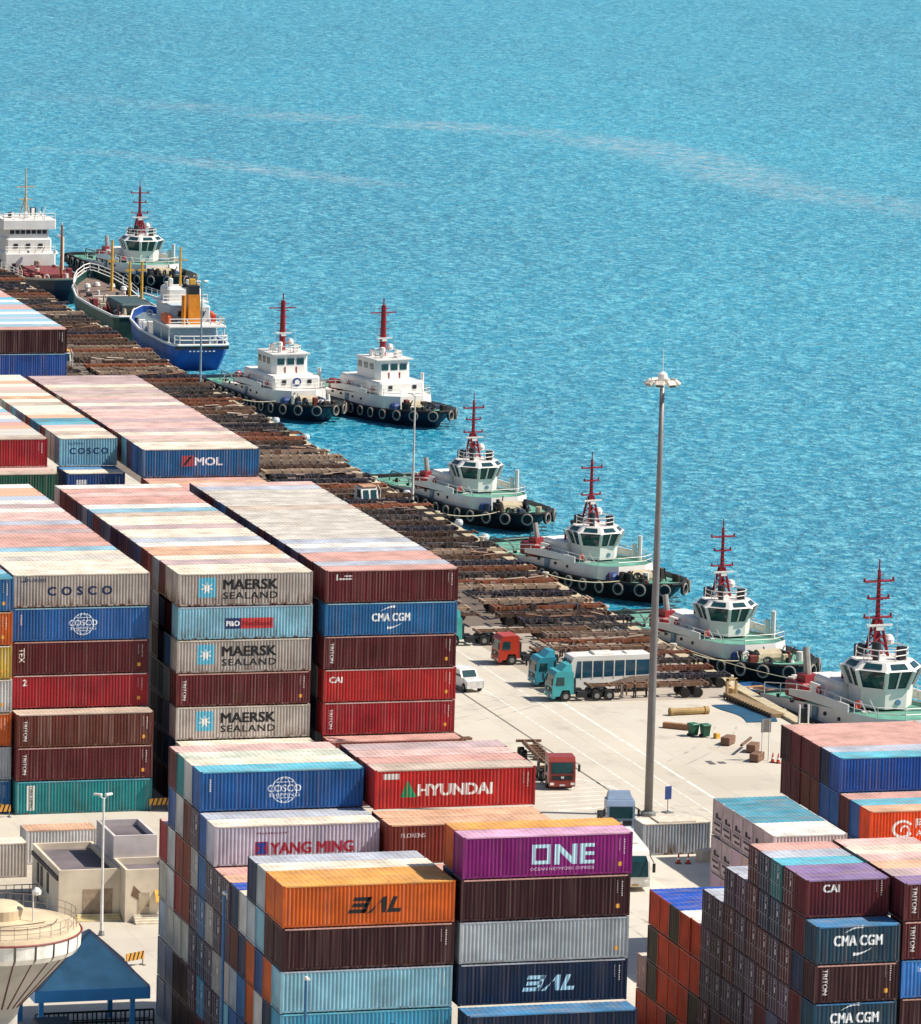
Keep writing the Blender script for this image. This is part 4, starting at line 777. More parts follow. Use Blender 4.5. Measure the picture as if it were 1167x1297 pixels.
tug('tug with green foredeck whose bow points at the small blue boat', 189.7, 546.5, -80, mt=14.4)
tug('large tug cut by the right frame edge behind the red-roofed containers', 190.6, 502.0, -82, mt=14.6, s=1.18, tall=.6, short=True)
# ------------------------------------------------------------------ ships at the far quay
def coaster():
    r = thing('cargo_ship', 'blue-hulled coaster seen from its rounded stern with orange funnel', 'ship', (190.2, 784, -4), radians(90.5))
    st = [(0, 3.6), (1.2, 4.3), (5, 4.7), (20, 4.7), (28, 4.2), (33, 2.6), (35.5, .6)]
    hull(r, st, lambda q: 4.1+max(0, (q-24)/11)*1.5, BLUH, M('#6d7f86', .7), lambda a, b: (a+(2.2 if a < 3 else 0)-max(0, a-28)*.3, b*.8), bul=1., band=WHT)
    b = MB(); rail(b, [(1., -3.9, 4.1), (.2, -3.3, 4.1), (0, -1.2, 4.1), (0, 1.2, 4.1), (.2, 3.3, 4.1), (1., 3.9, 4.1)], 1.2, r=.08); rail(b, [(1., sd, 4.1) for sd in (-3.9, )]+[(q, -4.6, 4.1) for q in (3, 6, 9, 12)], 1., r=.06); b.build('stern_railing', WHT, r)
    b = MB(); b.bevbox(4.5, -3.4, 3.1, 17, 3.4, 6.2, .3); b.build('deckhouse', M('#9fb8c8', .5), r)
    b = MB(); b.bevbox(2.8, -4.4, 6.2, 17.4, 4.4, 6.5, .1)
    for q in (3.2, 8, 13): 
        for sd in (-4.2, 4.2): b.bar((q, sd, 3.2), (q, sd, 6.3), .1, 5)
    b.build('shelter_deck', WHT, r)
    b = MB(); b.bevbox(7, -3., 6.5, 16.5, 3., 9., .25); b.build('upper_house', M('#b4c2ca', .5), r)
    b = MB(); b.bevbox(10.5, -3.6, 9., 16.5, 3.6, 9.2, .1); b.bevbox(11.2, -2.6, 9.2, 16, 2.6, 11.2, .3); b.build('bridge', WHT, r)
    for i, q in enumerate((8.4, 11, 13.6)): MB().box(q-.4, -3.06, 7.4, q+.4, -2.96, 8.3).build('window', DRK, r)
    for c in (-1.6, 0, 1.6): MB().box(6.93, c-.35, 7.4, 7.05, c+.35, 8.2).build('window', DRK, r)
    b = MB(); rail(b, [(3, -4.2, 6.5), (6, -4.2, 6.5), (9, -4.2, 6.5), (12, -4.2, 6.5)], 1., r=.06); rail(b, [(3, -4.2, 6.5), (3, -2, 6.5), (3, 2, 6.5), (3, 4.2, 6.5)], 1., r=.06); rail(b, [(10.6, -3.4, 9.2), (10.6, 3.4, 9.2)], 1., r=.06); b.build('deck_railing', WHT, r)
    f = MB().loft([[(a, c, 6.5) for a, c in ((4.6, -1.), (7., -1.), (7., 1.), (4.6, 1.))], [(a, c, 10.9) for a, c in ((5., -.85), (6.9, -.85), (6.9, .85), (5., .85))]]).build('funnel', ORG, r)
    MB().box(5.05, -.8, 10.9, 6.85, .8, 12.2).build('funnel_top', DRK, f)
    MB().bar((5, 1.6, 6.5), (5, 1.6, 10.8), .35, 8).build('vent_pipe', ORG, r)
    b = MB(); b.bar((14, 0, 11.2), (14, 0, 17), .16, 6); b.bar((13.4, 0, 11.2), (14, 0, 14.5), .1, 5); b.box(13.9, -1.1, 15, 14.1, 1.1, 15.15); b.build('mast', YEL, r)
    b = MB(); b.bevbox(8, -3.9, 7., 11.5, -3.2, 7.9, .2); b.bevbox(5.2, 3.2, 6.6, 9, 4.2, 7.9, .3); b.build('lifeboat', M('#d8602a', .5), r)
    vs, fs = blocks(7, .32, .42, .28, 5)
    o = MB().add([(a-1.9, b+0, 0) for a, b in vs], fs).build('stern_lettering', M('#d7dde6', .6), r); o.rotation_euler = (radians(78), 0, radians(-90)); o.location = (-.02+.02, 0, 3.0)
    o.location.x = -.04
    gear(r, (3.5, 17), (-4, 4), 6.5, 26, 31, 1.5, ('#e2ded8', '#b9c2c8', '#c0392b', '#2a3442', '#d8a23c'))
    gear(r, (17.5, 30), (-3.6, 3.6), 3.1, 30, 32, 2.2, ('#8b9aa3', '#2a3442', '#e2ded8', '#17202c', '#b5a88f'))
    gear(r, (1, 4), (-3.5, 3.5), 3.1, 9, 33, 1.3)
    gear(r, (11, 16), (-2.4, 2.4), 11.2, 9, 34, 1.6, ('#e2ded8', '#2a3442', '#d8a23c'))
    b = MB()
    for c in (-3.2, -1.1, 1.1, 3.2): b.box(-.1, c-.9, 3.35, .06, c+.9, 3.85)
    b.build('stern_opening', DRK, r)
coaster()
def green_ship():
    r = thing('cargo_ship', 'green-bowed ship with white rail and yellow posts and a gangway', 'ship', (189.8, 840, -4), radians(90))
    st = [(-19, 3.8), (-18, 4.6), (-5, 5.), (6, 5.), (12, 4.4), (16, 3.), (19.5, .5)]
    zt = lambda q: 3.9+max(0, (q-4)/15)**1.5*2.6
    hull(r, st, zt, M('#123c38', .5, 0, .5, .3), M('#7d6a60', .8), lambda a, b: (a-max(0, a-10)*.4, b*.85), bul=1.1, band=WHT)
    b = MB()
    for q, c in ((10, -1.5), (-3, -3.4), (-3.2, -1.4)):
        b.bar((q, c, 2.8), (q, c, 12.5 if q > 0 else 10.5), .26, 7, .18); b.box(q-.15, c-.7, 9, q+.15, c+.7, 9.3)
    b.build('yellow_post', YEL, r)
    pts = [(6, -4.9), (10, -4.7), (13, -4.0), (16, -2.9), (18.5, -1.2), (19.3, 0), (18.5, 1.2), (16, 2.9), (13, 4), (10, 4.7), (6, 4.9)]
    b = MB(); rail(b, [(a, c, zt(a)) for a, c in pts], 1.2, r=.08); rail(b, [(4, -4.4+i*.9, 3.2) for i in range(9)], 1.1, r=.07); b.build('bow_railing', WHT, r)
    b = MB(); b.bevbox(-14, -2.5, 2.8, -4, 2.5, 5.2, .3); b.build('hatch', M('#3a4f52', .6), r)
    b = MB()
    for q, c in ((12, -2), (12, 2), (14, 0), (8, -3)): b.lathe([(.35, 3.), (.35, 4.6), (.55, 4.8), (.4, 5.3), (0, 5.4)], 10, (q, c))
    b.build('ventilator', WHT, r)
    b = MB()
    for yy in (-.5, .5): b.bar((-2, -5-yy*0, 4.4), (-16, -9.3, 4.2), .01, 3)
    a0, a1 = Vector((2, -4.8, 5.0)), Vector((-13, -9.6, 4.2)); n = Vector((.3, -.95, 0)).normalized()*.5
    for s_ in (-1, 1):
        b.bar(a0+n*s_, a1+n*s_, .09, 5); b.bar(a0+n*s_+Vector((0, 0, 1)), a1+n*s_+Vector((0, 0, 1)), .06, 5)
        for k in range(10): p = a0+(a1-a0)*k/9+n*s_; b.bar(p, p+Vector((0, 0, 1)), .05, 4)
    b.add([tuple(a0-n), tuple(a0+n), tuple(a1+n), tuple(a1-n)], [(0, 1, 2, 3)])
    b.build('gangway', M('#b9c2c4', .5), r)
    gear(r, (-17, 16), (-3.6, 3.6), 2.8, 60, 41, 1.9, ('#8a3a3c', '#3a4f52', '#e2ded8', '#1c2428', '#c9b79b', '#7b3436'))
    b = MB()
    for yy in (-2.9, -2.2, 2.6): b.bar((-17, yy, 3.4), (9, yy, 3.4), .16, 6)
    b.build('deck_pipe', M('#9a5a4a', .7), r)
green_ship()
def white_ship():
    r = thing('cargo_ship', 'dark-hulled ship with white bridge tower and cream bulwark, farthest left', 'ship', (187.6, 891, -4), radians(-87)); r.scale = (.9, .88, .88)
    st = [(-24, 4.4), (-22, 5.4), (-5, 5.8), (14, 5.8), (20, 5.), (25, 3.), (28, .6)]
    zt = lambda q: 3.6+max(0, (q-10)/18)**1.4*1.6
    hull(r, st, zt, M('#15233a', .5, 0, .4, .3), M('#6d4640', .8), lambda a, b: (a-max(0, a-14)*.3, b*.88), bul=1., band=M('#c9b9a4', .7))
    b = MB(); b.bevbox(-19, -5, 2.6, -4, 5, 6.4, .3); b.bevbox(-17, -4.4, 6.4, -5, 4.4, 9., .3); b.build('deckhouse', WHT, r)
    b = MB(); b.bevbox(-14, -5.2, 10.7, -5, 5.2, 12.6, .2); b.bevbox(-13.5, -4., 9., -5.6, 4., 10.7, .2); b.build('bridge', WHT, r)
    for i in range(7): MB().box(-5.65, -3.6+i*1.05, 9.8, -5.52, -2.8+i*1.05, 10.5).build('window', DRK, r)
    for i in range(3): MB().box(-5.05, -3+i*2.4, 7.2, -4.9, -2.2+i*2.4, 8.).build('window', DRK, r)
    for i in range(4): MB().bar((-16+i*3, -5.02, 4.6), (-16+i*3, -5.1, 4.6), .28, 10).build('porthole', DRK, r)
    b = MB(); b.bar((-8, 0, 12.6), (-8, 0, 22), .25, 7, .12); b.bar((-9, -1, 12.6), (-8, 0, 17), .12, 5); b.bar((-9, 1, 12.6), (-8, 0, 17), .12, 5); b.box(-8.1, -1.8, 18.4, -7.9, 1.8, 18.6); b.box(-8.1, -1.3, 16, -7.9, 1.3, 16.2); b.build('mast', M('#c8ae8c', .6), r)
    b = MB(); rail(b, [(-5.1, c, 12.6) for c in (-5, -3, -1, 1, 3, 5)], 1.1, r=.07); rail(b, [(q, -5., 12.6) for q in (-13.8, -11, -8, -5.1)], 1.1, r=.07); rail(b, [(q, -5.6, 3.6) for q in range(-4, 14, 3)], 1.1, r=.08); rail(b, [(-4.1, c, 6.4) for c in (-4.8, -2, 1, 4.8)], 1.1, r=.07); b.build('deck_railing', WHT, r)
    b = MB(); b.bar((18, 0, 3), (18, 0, 14), .35, 8, .2); b.build('fore_mast', M('#a5663e', .6), r)
    b = MB(); b.bar((18, 0, 10), (18, 0, 14.5), .22, 8, .1); b.build('fore_mast_top', WHT, r)
    b = MB(); b.bar((2, 4.6, 3), (2, 4.6, 10), .3, 8); b.bar((2, 4.6, 9.7), (-1.5, 4.6, 9.9), .2, 6); b.build('deck_post', WHT, r)
    b = MB(); b.bevbox(0, -3, 2.8, 12, 3, 4.4, .3); b.build('hatch', M('#7b3436', .7), r)
    b = MB(); rr_ = random.Random(3)
    for i in range(9): q = rr_.uniform(-3, 15); c = rr_.uniform(-4.8, -3.6); b.bevbox(q, c, 2.7, q+rr_.uniform(.5, 1.4), c+.8, 2.7+rr_.uniform(.6, 1.6), .1)
    b.build('deck_gear', M('#8a3a3c', .7), r)
    gear(r, (-3, 24), (-5, 5), 2.7, 70, 51, 2.4, ('#8a3a3c', '#e2ded8', '#c9a98e', '#3a2228', '#1c2428', '#b9a08a'))
    gear(r, (-13, -5), (-4.6, 4.6), 12.6, 12, 52, 1.6, ('#e2ded8', '#2a3442'))
    gear(r, (-4, -2), (-4.6, 4.6), 6.4, 3, 53, 1.6, ('#e2ded8', '#c9a98e'))
white_ship()
def small_boat():
    r = thing('small_boat', 'small blue-rimmed open boat between the quay and the tug bow', 'boat', (187.2, 524.5, -4), radians(-80))
    st = [(-3.6, .9), (-3, 1.3), (0, 1.45), (2.2, 1.1), (3.6, .2)]
    hull(r, st, lambda q: 1.1+max(0, q)*.08, M('#1d5f96', .5), M('#c9a98e', .7), lambda a, b: (a*.92, b*.75), bul=.6, keel=-.5)
    MB().box(-2, -1.1, .9, -1.6, 1.1, 1.0).box(.4, -1.2, .9, .8, 1.2, 1.0).build('thwart', M('#b98f6a', .7), r)
    MB().bar((-1.5, .3, .9), (1.8, -.6, 1.5), .07, 5).bar((-1.2, -.4, .9), (1.5, .7, 1.3), .07, 5).build('oar', M('#a87c50', .7), r)
small_boat()
# ------------------------------------------------------------------ container chassis trailers on the quay
def chassis_parts(kind, Lc=12.4):
    b = MB()
    gn = 3.2 if kind != 'flat' else 0
    for y in (-.5, .5): b.box(gn, y-.08, .95, Lc, y+.08, 1.35); 
    if gn:
        for y in (-.42, .42): b.box(0, y-.07, 1.15, gn+.3, y+.07, 1.35)
    for x in [.1, 2.2, gn+.6]+[gn+1.6+i*1.25 for i in range(int((Lc-gn-2)/1.25))]+[Lc-.2]:
        wd = 1.2 if x < .2 or x > Lc-.3 or abs(x-gn-.6) < .1 else .62; b.box(x-.09, -wd, 1.12, x+.09, wd, 1.36)
    for x in (gn+.2, gn+.6): b.box(x, -.75, .25, x+.12, -.6, 1.0); b.box(x, .6, .25, x+.12, .75, 1.0)
    return b
def wheels_parts(Lc=12.4, n=3):
    b = MB()
    for i in range(n):
        x = Lc-1.2-i*1.32; b.bar((x, -1.05, .5), (x, 1.05, .5), .07, 6)
        for s_ in (-1, 1): b.bar((x, s_*.62, .5), (x, s_*1.15, .5), .5, 12)
    return b
CHM = {k: chassis_parts(k).mesh('chassis_frame', PAINT) for k in ('neck', 'flat')}
WHM = wheels_parts().mesh('axle_wheels', M('#1f1c1b', .9)); WH2 = wheels_parts(n=2).mesh('axle_wheels', M('#1f1c1b', .9))
LEG = MB().box(3.2, -.9, .0, 3.35, -.75, 1.1).box(3.2, .75, .0, 3.35, .9, 1.1).box(3.1, -1., 0, 3.45, -.65, .06).box(3.1, .65, 0, 3.45, 1., .06).mesh('landing_legs', MET)
BRT = {}
def clutter_mesh(seed):
    """tool boxes, twist-lock bolsters, dangling beams and planks that lie on one chassis"""
    if seed in BRT: return BRT[seed]
    q = random.Random(seed); b = MB()
    for i in range(q.randint(2, 4)):
        x = q.uniform(.5, 10); y = q.uniform(-1.1, .7); l = q.uniform(.8, 2.6); a = q.uniform(-.12, .12)
        p = Vector((x, y, 1.45)); b.bar(p, p+Vector((l, a*l, q.uniform(-.1, .35))), q.uniform(.06, .16), 4)
    for i in range(q.randint(2, 5)): x = q.uniform(.3, 11.2); y = q.choice([-1.05, .75]); b.box(x, y, .7, x+q.uniform(.4, 1.1), y+.35, q.uniform(1.1, 1.7))
    for i in range(q.randint(0, 3)): x = q.uniform(.3, 8); b.box(x, -.45, 1.37, x+q.uniform(1, 3.5), .45, 1.42)
    BRT[seed] = b.mesh('loose_beams', PAINT); return BRT[seed]
TC = [('rusty brown', '#785a46'), ('dark grey', '#46423f'), ('dusty tan', '#a08973'), ('brown', '#5e483b'), ('rust red', '#8a5238'), ('blue-black', '#2b303e'), ('dusty tan', '#94806e')]
def chassis(x, y, label, group, col, flip=False, stacked=1, tone=None):
    r = thing('chassis_trailer', label, 'trailer', (x+(12.4 if flip else 0), y, .004), pi if flip else 0, group)
    c = list(lin(col)); c[3] = .6; q = random.choice(list(CHM))
    link('chassis_frame', CHM[q], r, color=c)
    if stacked: link('axle_wheels', random.choice([WHM, WH2]), r); link('landing_legs', LEG, r)
    lc = list(lin(random.choice(['#a08a78', '#7a5a46', '#4d3a32', '#ab9788', '#33302f']))); lc[3] = .5
    if random.random() < .4: link('loose_beams', clutter_mesh(random.randint(1, 14)), r, color=lc)
    return r
gq = 'chassis trailers parked across the quay'
files = [('file beside the water', 166.2, 511.5, 4.1, 94), ('file nearer the containers', 151.6, 548, 4.15, 85)]
rt = random.Random(5)
for fname, fx, fy, dy, n in files:
    for i in range(n):
        y = fy+i*dy+rt.uniform(-.35, .35); nm, col = rt.choice(TC)
        tn = rt.uniform(.8, 1.2); tone = [int(col[k:k+2], 16)*tn for k in (1, 3, 5)]; col2 = '#'+''.join('%02x' % min(255, int(t)) for t in tone)
        random.seed(int(y*100))
        if (i > 88 if fx > 160 else i not in (0, 1, 2, 24, 46, 47, 48, 49, 50)): continue     # the photograph shows nothing of the others
        chassis(fx+rt.uniform(-.9, .9), y, f'{nm} empty container trailer, {ordn(i+1)} along the {fname}', gq, col2, rt.random() < .5)
random.seed(99)
# ------------------------------------------------------------------ trucks, bus, cars
def wheel(b, x, y, R=.5, w_=.3): b.bar((x, y-w_/2, R), (x, y+w_/2, R), R, 16)
TYM = {}
def add_wheels(r, pos, R=.5, w_=.3):
    k = (R, w_)
    if k not in TYM: TYM[k] = (MB().bar((0, -w_/2, 0), (0, w_/2, 0), R, 18).mesh('wheel', TYR), MB().bar((0, -w_/2-.02, 0), (0, w_/2+.02, 0), R*.5, 12).mesh('rim', MET))
    for x, y in pos: o = link('wheel', TYM[k][0], r, loc=(x, y, R)); link('rim', TYM[k][1], o)
def truck(label, x, y, ang, col, trailer=True, visor=True, badge=True):
    """cab-over tractor, front at local x=0 facing -x, coupled to an empty skeletal trailer"""
    r = thing('tractor_truck', label, 'truck', (x, y, .004), radians(ang)); c = M(col, .35, 0, .15, 1)
    b = MB()
    pr = [(.0, .55), (.0, 1.5), (.14, 2.6), (.42, 3.0), (2.0, 3.05), (2.15, 2.9), (2.2, .7), (1.9, .7), (1.75, 1.15), (1.0, 1.15), (.75, .55)]
    b.loft([[(a, s_*1.22, z) for a, z in pr] for s_ in (-1, 1)]); b.build('cab', c, r)
    MB().add([(.005, -1.02, 1.55), (.005, 1.02, 1.55), (.13, 1.0, 2.55), (.13, -1.0, 2.55)], [(0, 1, 2, 3)]).build('windscreen', GLASS, r, loc=(-.02, 0, 0))
    for s_ in (-1, 1): MB().add([(.28, s_*1.23, 1.6), (1.2, s_*1.23, 1.6), (1.2, s_*1.23, 2.45), (.42, s_*1.23, 2.45)], [(0, 1, 2, 3)]).build('side_window', GLASS, r)
    MB().box(-.06, -1.2, .35, .3, 1.2, .85).build('bumper', DRK if badge is None else M(col, .5, 0, .2, 1), r)
    MB().box(-.03, -.95, .95, .02, .95, 1.35).build('grille', DRK, r)
    for s_ in (-1, 1): MB().box(-.08, s_*.95-.18, .5, .0, s_*.95+.18, .72).build('headlight', M('#e8e6df', .2), r)
    MB().box(-.1, -.13, 1.1, -.03, .13, 1.28).box(-.08, -.25, .42, -.065, .25, .56).build('badge', M('#d8d8d8', .4), r)
    for s_ in (-1, 1):
        b = MB(); b.bar((.25, s_*1.2, 2.5), (-.1, s_*1.5, 2.45), .03, 4); b.box(-.2, s_*1.5-.1, 1.75, -.08, s_*1.5+.1, 2.4); b.build('mirror', DRK, r)
    if visor: MB().loft([[(.9, -1.1, 3.03), (2.0, -1.1, 3.03), (2.0, 1.1, 3.03), (.9, 1.1, 3.03)], [(1.5, -.95, 3.6), (2.0, -.95, 3.65), (2.0, .95, 3.65), (1.5, .95, 3.6)]]).build('roof_fairing', c, r)
    b = MB()
    for yy in (-.45, .45): b.box(.5, yy-.06, .6, 6.6, yy+.06, .85)
    b.box(2.6, -1.15, .4, 3.6, -.55, .95); b.box(2.6, .55, .4, 3.6, 1.15, .95); b.lathe([(.55, 1.0), (.5, 1.15), (.0, 1.16)], 12, (5.2, 0)); b.box(2.3, -.9, .7, 2.5, .9, 2.2)
    b.build('tractor_frame', DRK, r)
    add_wheels(r, [(1.4, -1.05), (1.4, 1.05)]+[(q, s_*y_) for q in (4.6, 5.9) for s_ in (-1, 1) for y_ in (.78, 1.1)], .52)
    if trailer:
        t = thing('chassis_trailer', 'trailer coupled to the '+label, 'trailer', (0, 0, 0), 0, gq)
        t.matrix_world = Matrix.Translation((x, y, .004)) @ Matrix.Rotation(radians(ang), 4, 'Z') @ Matrix.Translation((4., 0, .12))
        cc = list(lin('#7b5d48')); cc[3] = .5
        link('chassis_frame', CHM['neck'], t, color=cc); link('axle_wheels', WH2, t, loc=(0, 0, -.12)); link('landing_legs', LEG, t, loc=(0, 0, .25))
    return r
truck('brick red truck with empty trailer facing the viewer on the yard', 146.9, 464.3, 84, '#8c2f26', visor=False)
truck('red truck parked side-on at the edge of the trailer rows', 159.0, 526.4, 2, '#b0321c', visor=False)
truck('teal truck with roof fairing beside the white bus', 158.6, 506.6, 1, '#3c9fa5')
truck('teal truck half hidden behind the white bus', 159.2, 514.2, 1, '#3593a8', trailer=False)
truck('teal truck emerging behind the tall red stack', 156.2, 537.6, 1, '#46a6a0')
truck('slate blue truck seen past the magenta container', 146.2, 444.8, 80, '#7c8ea6', trailer=False)
t_ = chassis(134.2, 486.0, 'empty trailer poking out behind the red stack edge', gq, '#7a5a46')
t_.rotation_euler.z = radians(96); t_.location = (146.0-3.4, 482.5, .004)
BWIN = M('#1f4a60', .1, 0, .3, .8)
def bus(label, x, y, ang, L=10.4, H=3.3, scheme=1):
    r = thing('coach_bus', label, 'bus', (x, y, .004), radians(ang)); b = MB(); w_ = 1.25
    pr = [(.05, .4), (.0, 1.2), (.25, 2.5), (.75, H-.1), (1.3, H), (L-.5, H), (L-.1, H-.3), (L, 1.), (L-.05, .4)]
    b.loft([[(a, s_*k, z) for a, z in pr] for s_, k in ((-1, w_), (1, w_))]); b.build('body', M('#e4e0d8', .3, 0, .1, .6), r)
    for s_ in (-1, 1):
        MB().add([(.9, s_*(w_+.012), 1.55), (L-.7, s_*(w_+.012), 1.75), (L-.7, s_*(w_+.012), H-.5), (1.1, s_*(w_+.012), H-.5)], [(0, 1, 2, 3)]).build('side_windows', BWIN, r)
        pb = MB()
        for k in range(6): q = 1.6+k*(L-2.6)/6; pb.box(q-.06, s_*(w_+.025)-.01, 1.5, q+.06, s_*(w_+.025)+.01, H-.45)
        pb.build('window_pillar', M('#dcd8d0', .4), r)
        MB().add([(L*.45, s_*(w_+.01), .95), (L-.4, s_*(w_+.01), .95), (L-.4, s_*(w_+.01), 1.65), (L*.72, s_*(w_+.01), 1.6)], [(0, 1, 2, 3)]).build('side_panel', M('#8f7f70', .5), r)
    MB().add([(.005, -1.1, 1.25), (.005, 1.1, 1.25), (.25, 1.08, 2.5), (.5, .95, H-.45), (.5, -.95, H-.45), (.25, -1.08, 2.5)], [(0, 1, 2, 5), (5, 2, 3, 4)]).build('windscreen', GLASS, r, loc=(-.03, 0, 0))
    MB().box(L-.02, -1.0, 1.5, L+.03, 1.0, 2.7).build('rear_window', GLASS, r)
    MB().box(L-.01, -1.2, .85, L+.04, -.9, 1.2).box(L-.01, .9, .85, L+.04, 1.2, 1.2).build('tail_light', RED, r)
    for s_ in (-1, 1): MB().box(-.06, s_*.95-.2, .75, .02, s_*.95+.2, .95).build('headlight', M('#eeeeea', .2), r)
    MB().box(-.04, -.3, .5, .0, .3, .62).build('number_plate', YEL, r)
    MB().bevbox(3, -.8, H-.02, 5.2, .8, H+.2, .1).bevbox(6.4, -.7, H-.02, 7.8, .7, H+.14, .1).build('roof_unit', M('#d8d4cc', .5), r)
    for s_ in (-1, 1): MB().bar((.3, s_*1.2, H-.35), (-.25, s_*1.5, H-.9), .04, 5).box(-.33, s_*1.5-.12, H-1.7, -.2, s_*1.5+.12, H-.95).build('mirror', DRK, r)
    add_wheels(r, [(2.1, -1.05), (2.1, 1.05), (L-2.6, -1.05), (L-2.6, 1.05)], .48)
bus('white bus seen side-on among the trailers with a dark window band', 161.2, 510.6, 2, 9.4, 3.75)
bus('white coach seen from the front between the magenta stack and the orange stack', 140.6, 423.5, 82, 10.5, 3.4)
def suv(label, x, y, ang):
    r = thing('parked_car', label, 'car', (x, y, .004), radians(ang)); b = MB()
    pr = [(-2.2, .35), (-2.25, .95), (-1.9, 1.05), (-.95, 1.12), (-.45, 1.68), (1.75, 1.72), (2.1, 1.1), (2.2, .9), (2.15, .35)]
    b.loft([[(a, -.88, z) for a, z in pr], [(a*.99, -.93 if z < 1.1 else -.78, z) for a, z in pr], [(a*.99, .93 if z < 1.1 else .78, z) for a, z in pr], [(a, .88, z) for a, z in pr]])
    b.build('body', M('#dedbd8', .25), r)
    MB().add([(-.95, -.72, 1.14), (-.95, .72, 1.14), (-.5, .68, 1.62), (-.5, -.68, 1.62)], [(0, 1, 2, 3)]).build('windscreen', GLASS, r, loc=(-.03, 0, .02))
    MB().add([(2.07, -.7, 1.18), (2.07, .7, 1.18), (1.8, .66, 1.62), (1.8, -.66, 1.62)], [(0, 1, 2, 3)]).build('rear_window', GLASS, r, loc=(.04, 0, .02))
    for s_ in (-1, 1): MB().add([(-.75, s_*.9, 1.14), (1.85, s_*.9, 1.14), (1.7, s_*.8, 1.6), (-.4, s_*.8, 1.6)], [(0, 1, 2, 3)]).build('side_window', GLASS, r, loc=(0, s_*.02, 0))
    for s_ in (-1, 1): MB().box(2.12, s_*.75-.13, .8, 2.22, s_*.75+.13, 1.05).build('tail_light', RED, r)
    MB().box(2.18, -.25, .6, 2.23, .25, .75).build('number_plate', M('#3a63a8', .5), r)
    add_wheels(r, [(-1.4, -.82), (-1.4, .82), (1.4, -.82), (1.4, .82)], .36, .24)
    return r
suv('white four-wheel-drive car on the open yard beside the red stack', 152.1, 513.4, 100).scale = (1, 1.02, 1.22)
person('person', 'person in dark clothes standing before the trailers, nearer the bus', 167.4, 506.3, .004, 1.9, '#22252e', '#1b1c22')
person('person', 'person in dark jacket and trousers beside a workmate, nearer the light mast', 168.7, 506.6, .004, 2.6, '#2b2030', '#191a1f')
# ------------------------------------------------------------------ masts, lamps, signs and small things
r = thing('light_mast', 'tall grey light mast with a ring of floodlights on top', 'light mast', (151.3, 452.7, .004))
MB().lathe([(.37, 0), (.35, 10), (.31, 20), (.26, 30), (.2, 38.8)], 16).build('pole', M('#827d7b', .45, .2, .12), r, smooth=True)
MB().lathe([(.7, 0), (.7, .3), (.5, .4)], 14).build('base', MET, r)
b = MB(); b.torus((0, 0, 38.7), (0, 0, 1), 1.3, .07, 20, 6)
for i in range(6): a = pi*i/3; b.bar((0, 0, 38.9), (1.3*cos(a), 1.3*sin(a), 38.7), .05, 5)
b.build('lamp_ring', M('#cfc6ba', .5), r)
for i in range(8):
    a = 2*pi*i/8+.3; f = MB().bevbox(-.28, -.4, -.14, .3, .4, .16, .06).build('floodlight', M('#d8cdbc', .45), r, loc=(1.3*cos(a), 1.3*sin(a), 38.65), rz=a)
    f.rotation_euler = (0, radians(38), a); MB().box(.3, -.33, -.1, .315, .33, .12).build('lamp_glass', GLASS, f)
MB().lathe([(.3, 38.8), (.45, 39.0), (.4, 39.4), (.1, 39.6), (0, 39.6)], 12).bar((0, 0, 39.4), (0, 0, 41.6), .03, 4).build('mast_head', WHT, r)
def pole(name, lab, x, y, h, col, heads=((.6, 0),), rr=.09, cat='lamp post', g_=None):
    r = thing(name, lab, cat, (x, y, .004), 0, g_); MB().lathe([(rr*1.5, 0), (rr, h*.5), (rr*.75, h)], 8).build('pole', M(col, .5), r)
    MB().lathe([(rr*2.6, 0), (rr*2.6, .12), (rr*1.6, .4)], 8).build('base', MET, r)
    for q, a in heads:
        b = MB(); e = (q*cos(a), q*sin(a), h+.25); b.bar((0, 0, h-.1), e, rr*.5, 5); b.build('arm', M(col, .5), r)
        MB().bevbox(-.35, -.14, -.08, .35, .14, .08, .05).build('lamp_head', M('#dcdad4', .4), r, loc=e, rz=a)
    return r
pole('lamp_post', 'thin white lamp post rising in front of the yard building', 93.6, 415.4, 11.1, '#e3e0da', ((.5, .5), (.5, 2.6)), .1)
pole('lamp_post', 'thin white lamp post at the quay edge beside the tug with red funnels', 179.3, 629.9, 13.3, '#d9d4ca', ((.5, 2.8),), .12)
pole('lamp_post', 'thin grey lamp post on the quay beyond the blue-hulled stern', 178.4, 735.8, 14.8, '#8aa0aa', ((.6, .3), (.6, 3.3)), .12)
pole('lamp_post', 'blue lamp post standing against the tall lower-left block', 90.6, 363.5, 15.0, '#2f6ea3', ((.3, -1.6),), .13)
pole('lamp_post', 'blue lamp post in front of the light blue ribbed container', 93.1, 350.2, 12.0, '#2a5f8c', ((.3, -1.6),), .13)
b_ = [(179.2, y) for y in (512, 530, 553, 575, 600, 619, 647, 670, 700, 725, 760, 800)]
bm0 = MB().lathe([(.32, 0), (.26, .15), (.24, .45), (.4, .55), (.38, .7), (0, .74)], 12).mesh('bollard', M('#c2b9a8', .7))
for i, (x, y) in enumerate(b_): link('mooring_bollard', bm0, loc=(179.25, y, .28), label=f'cast mooring bollard, {ordn(i+1)} from the near end of the quay edge', category='bollard', group='mooring bollards on the quay edge')
def rope(lab, a, c, sag=.5, rr=.06):
    P = []
    for i in range(9): t = i/8; p = Vector(a)*(1-t)+Vector(c)*t; p.z -= sag*4*t*(1-t); P.append(tuple(p))
    MB().path(P, rr, 5).build('mooring_rope', ROPE, label=lab, category='rope', group='mooring ropes')
rope('mooring rope from the quay to the tug by the white lamp post', (179.25, 619, .8), (191.5, 634, -1.6))
rope('mooring rope running from the quay to the tug left of the tall mast', (179.25, 575, .8), (190.5, 583, -1.6))
rope('mooring rope running to the tug above the small blue boat', (179.25, 530, .8), (187.5, 533, -1.6))
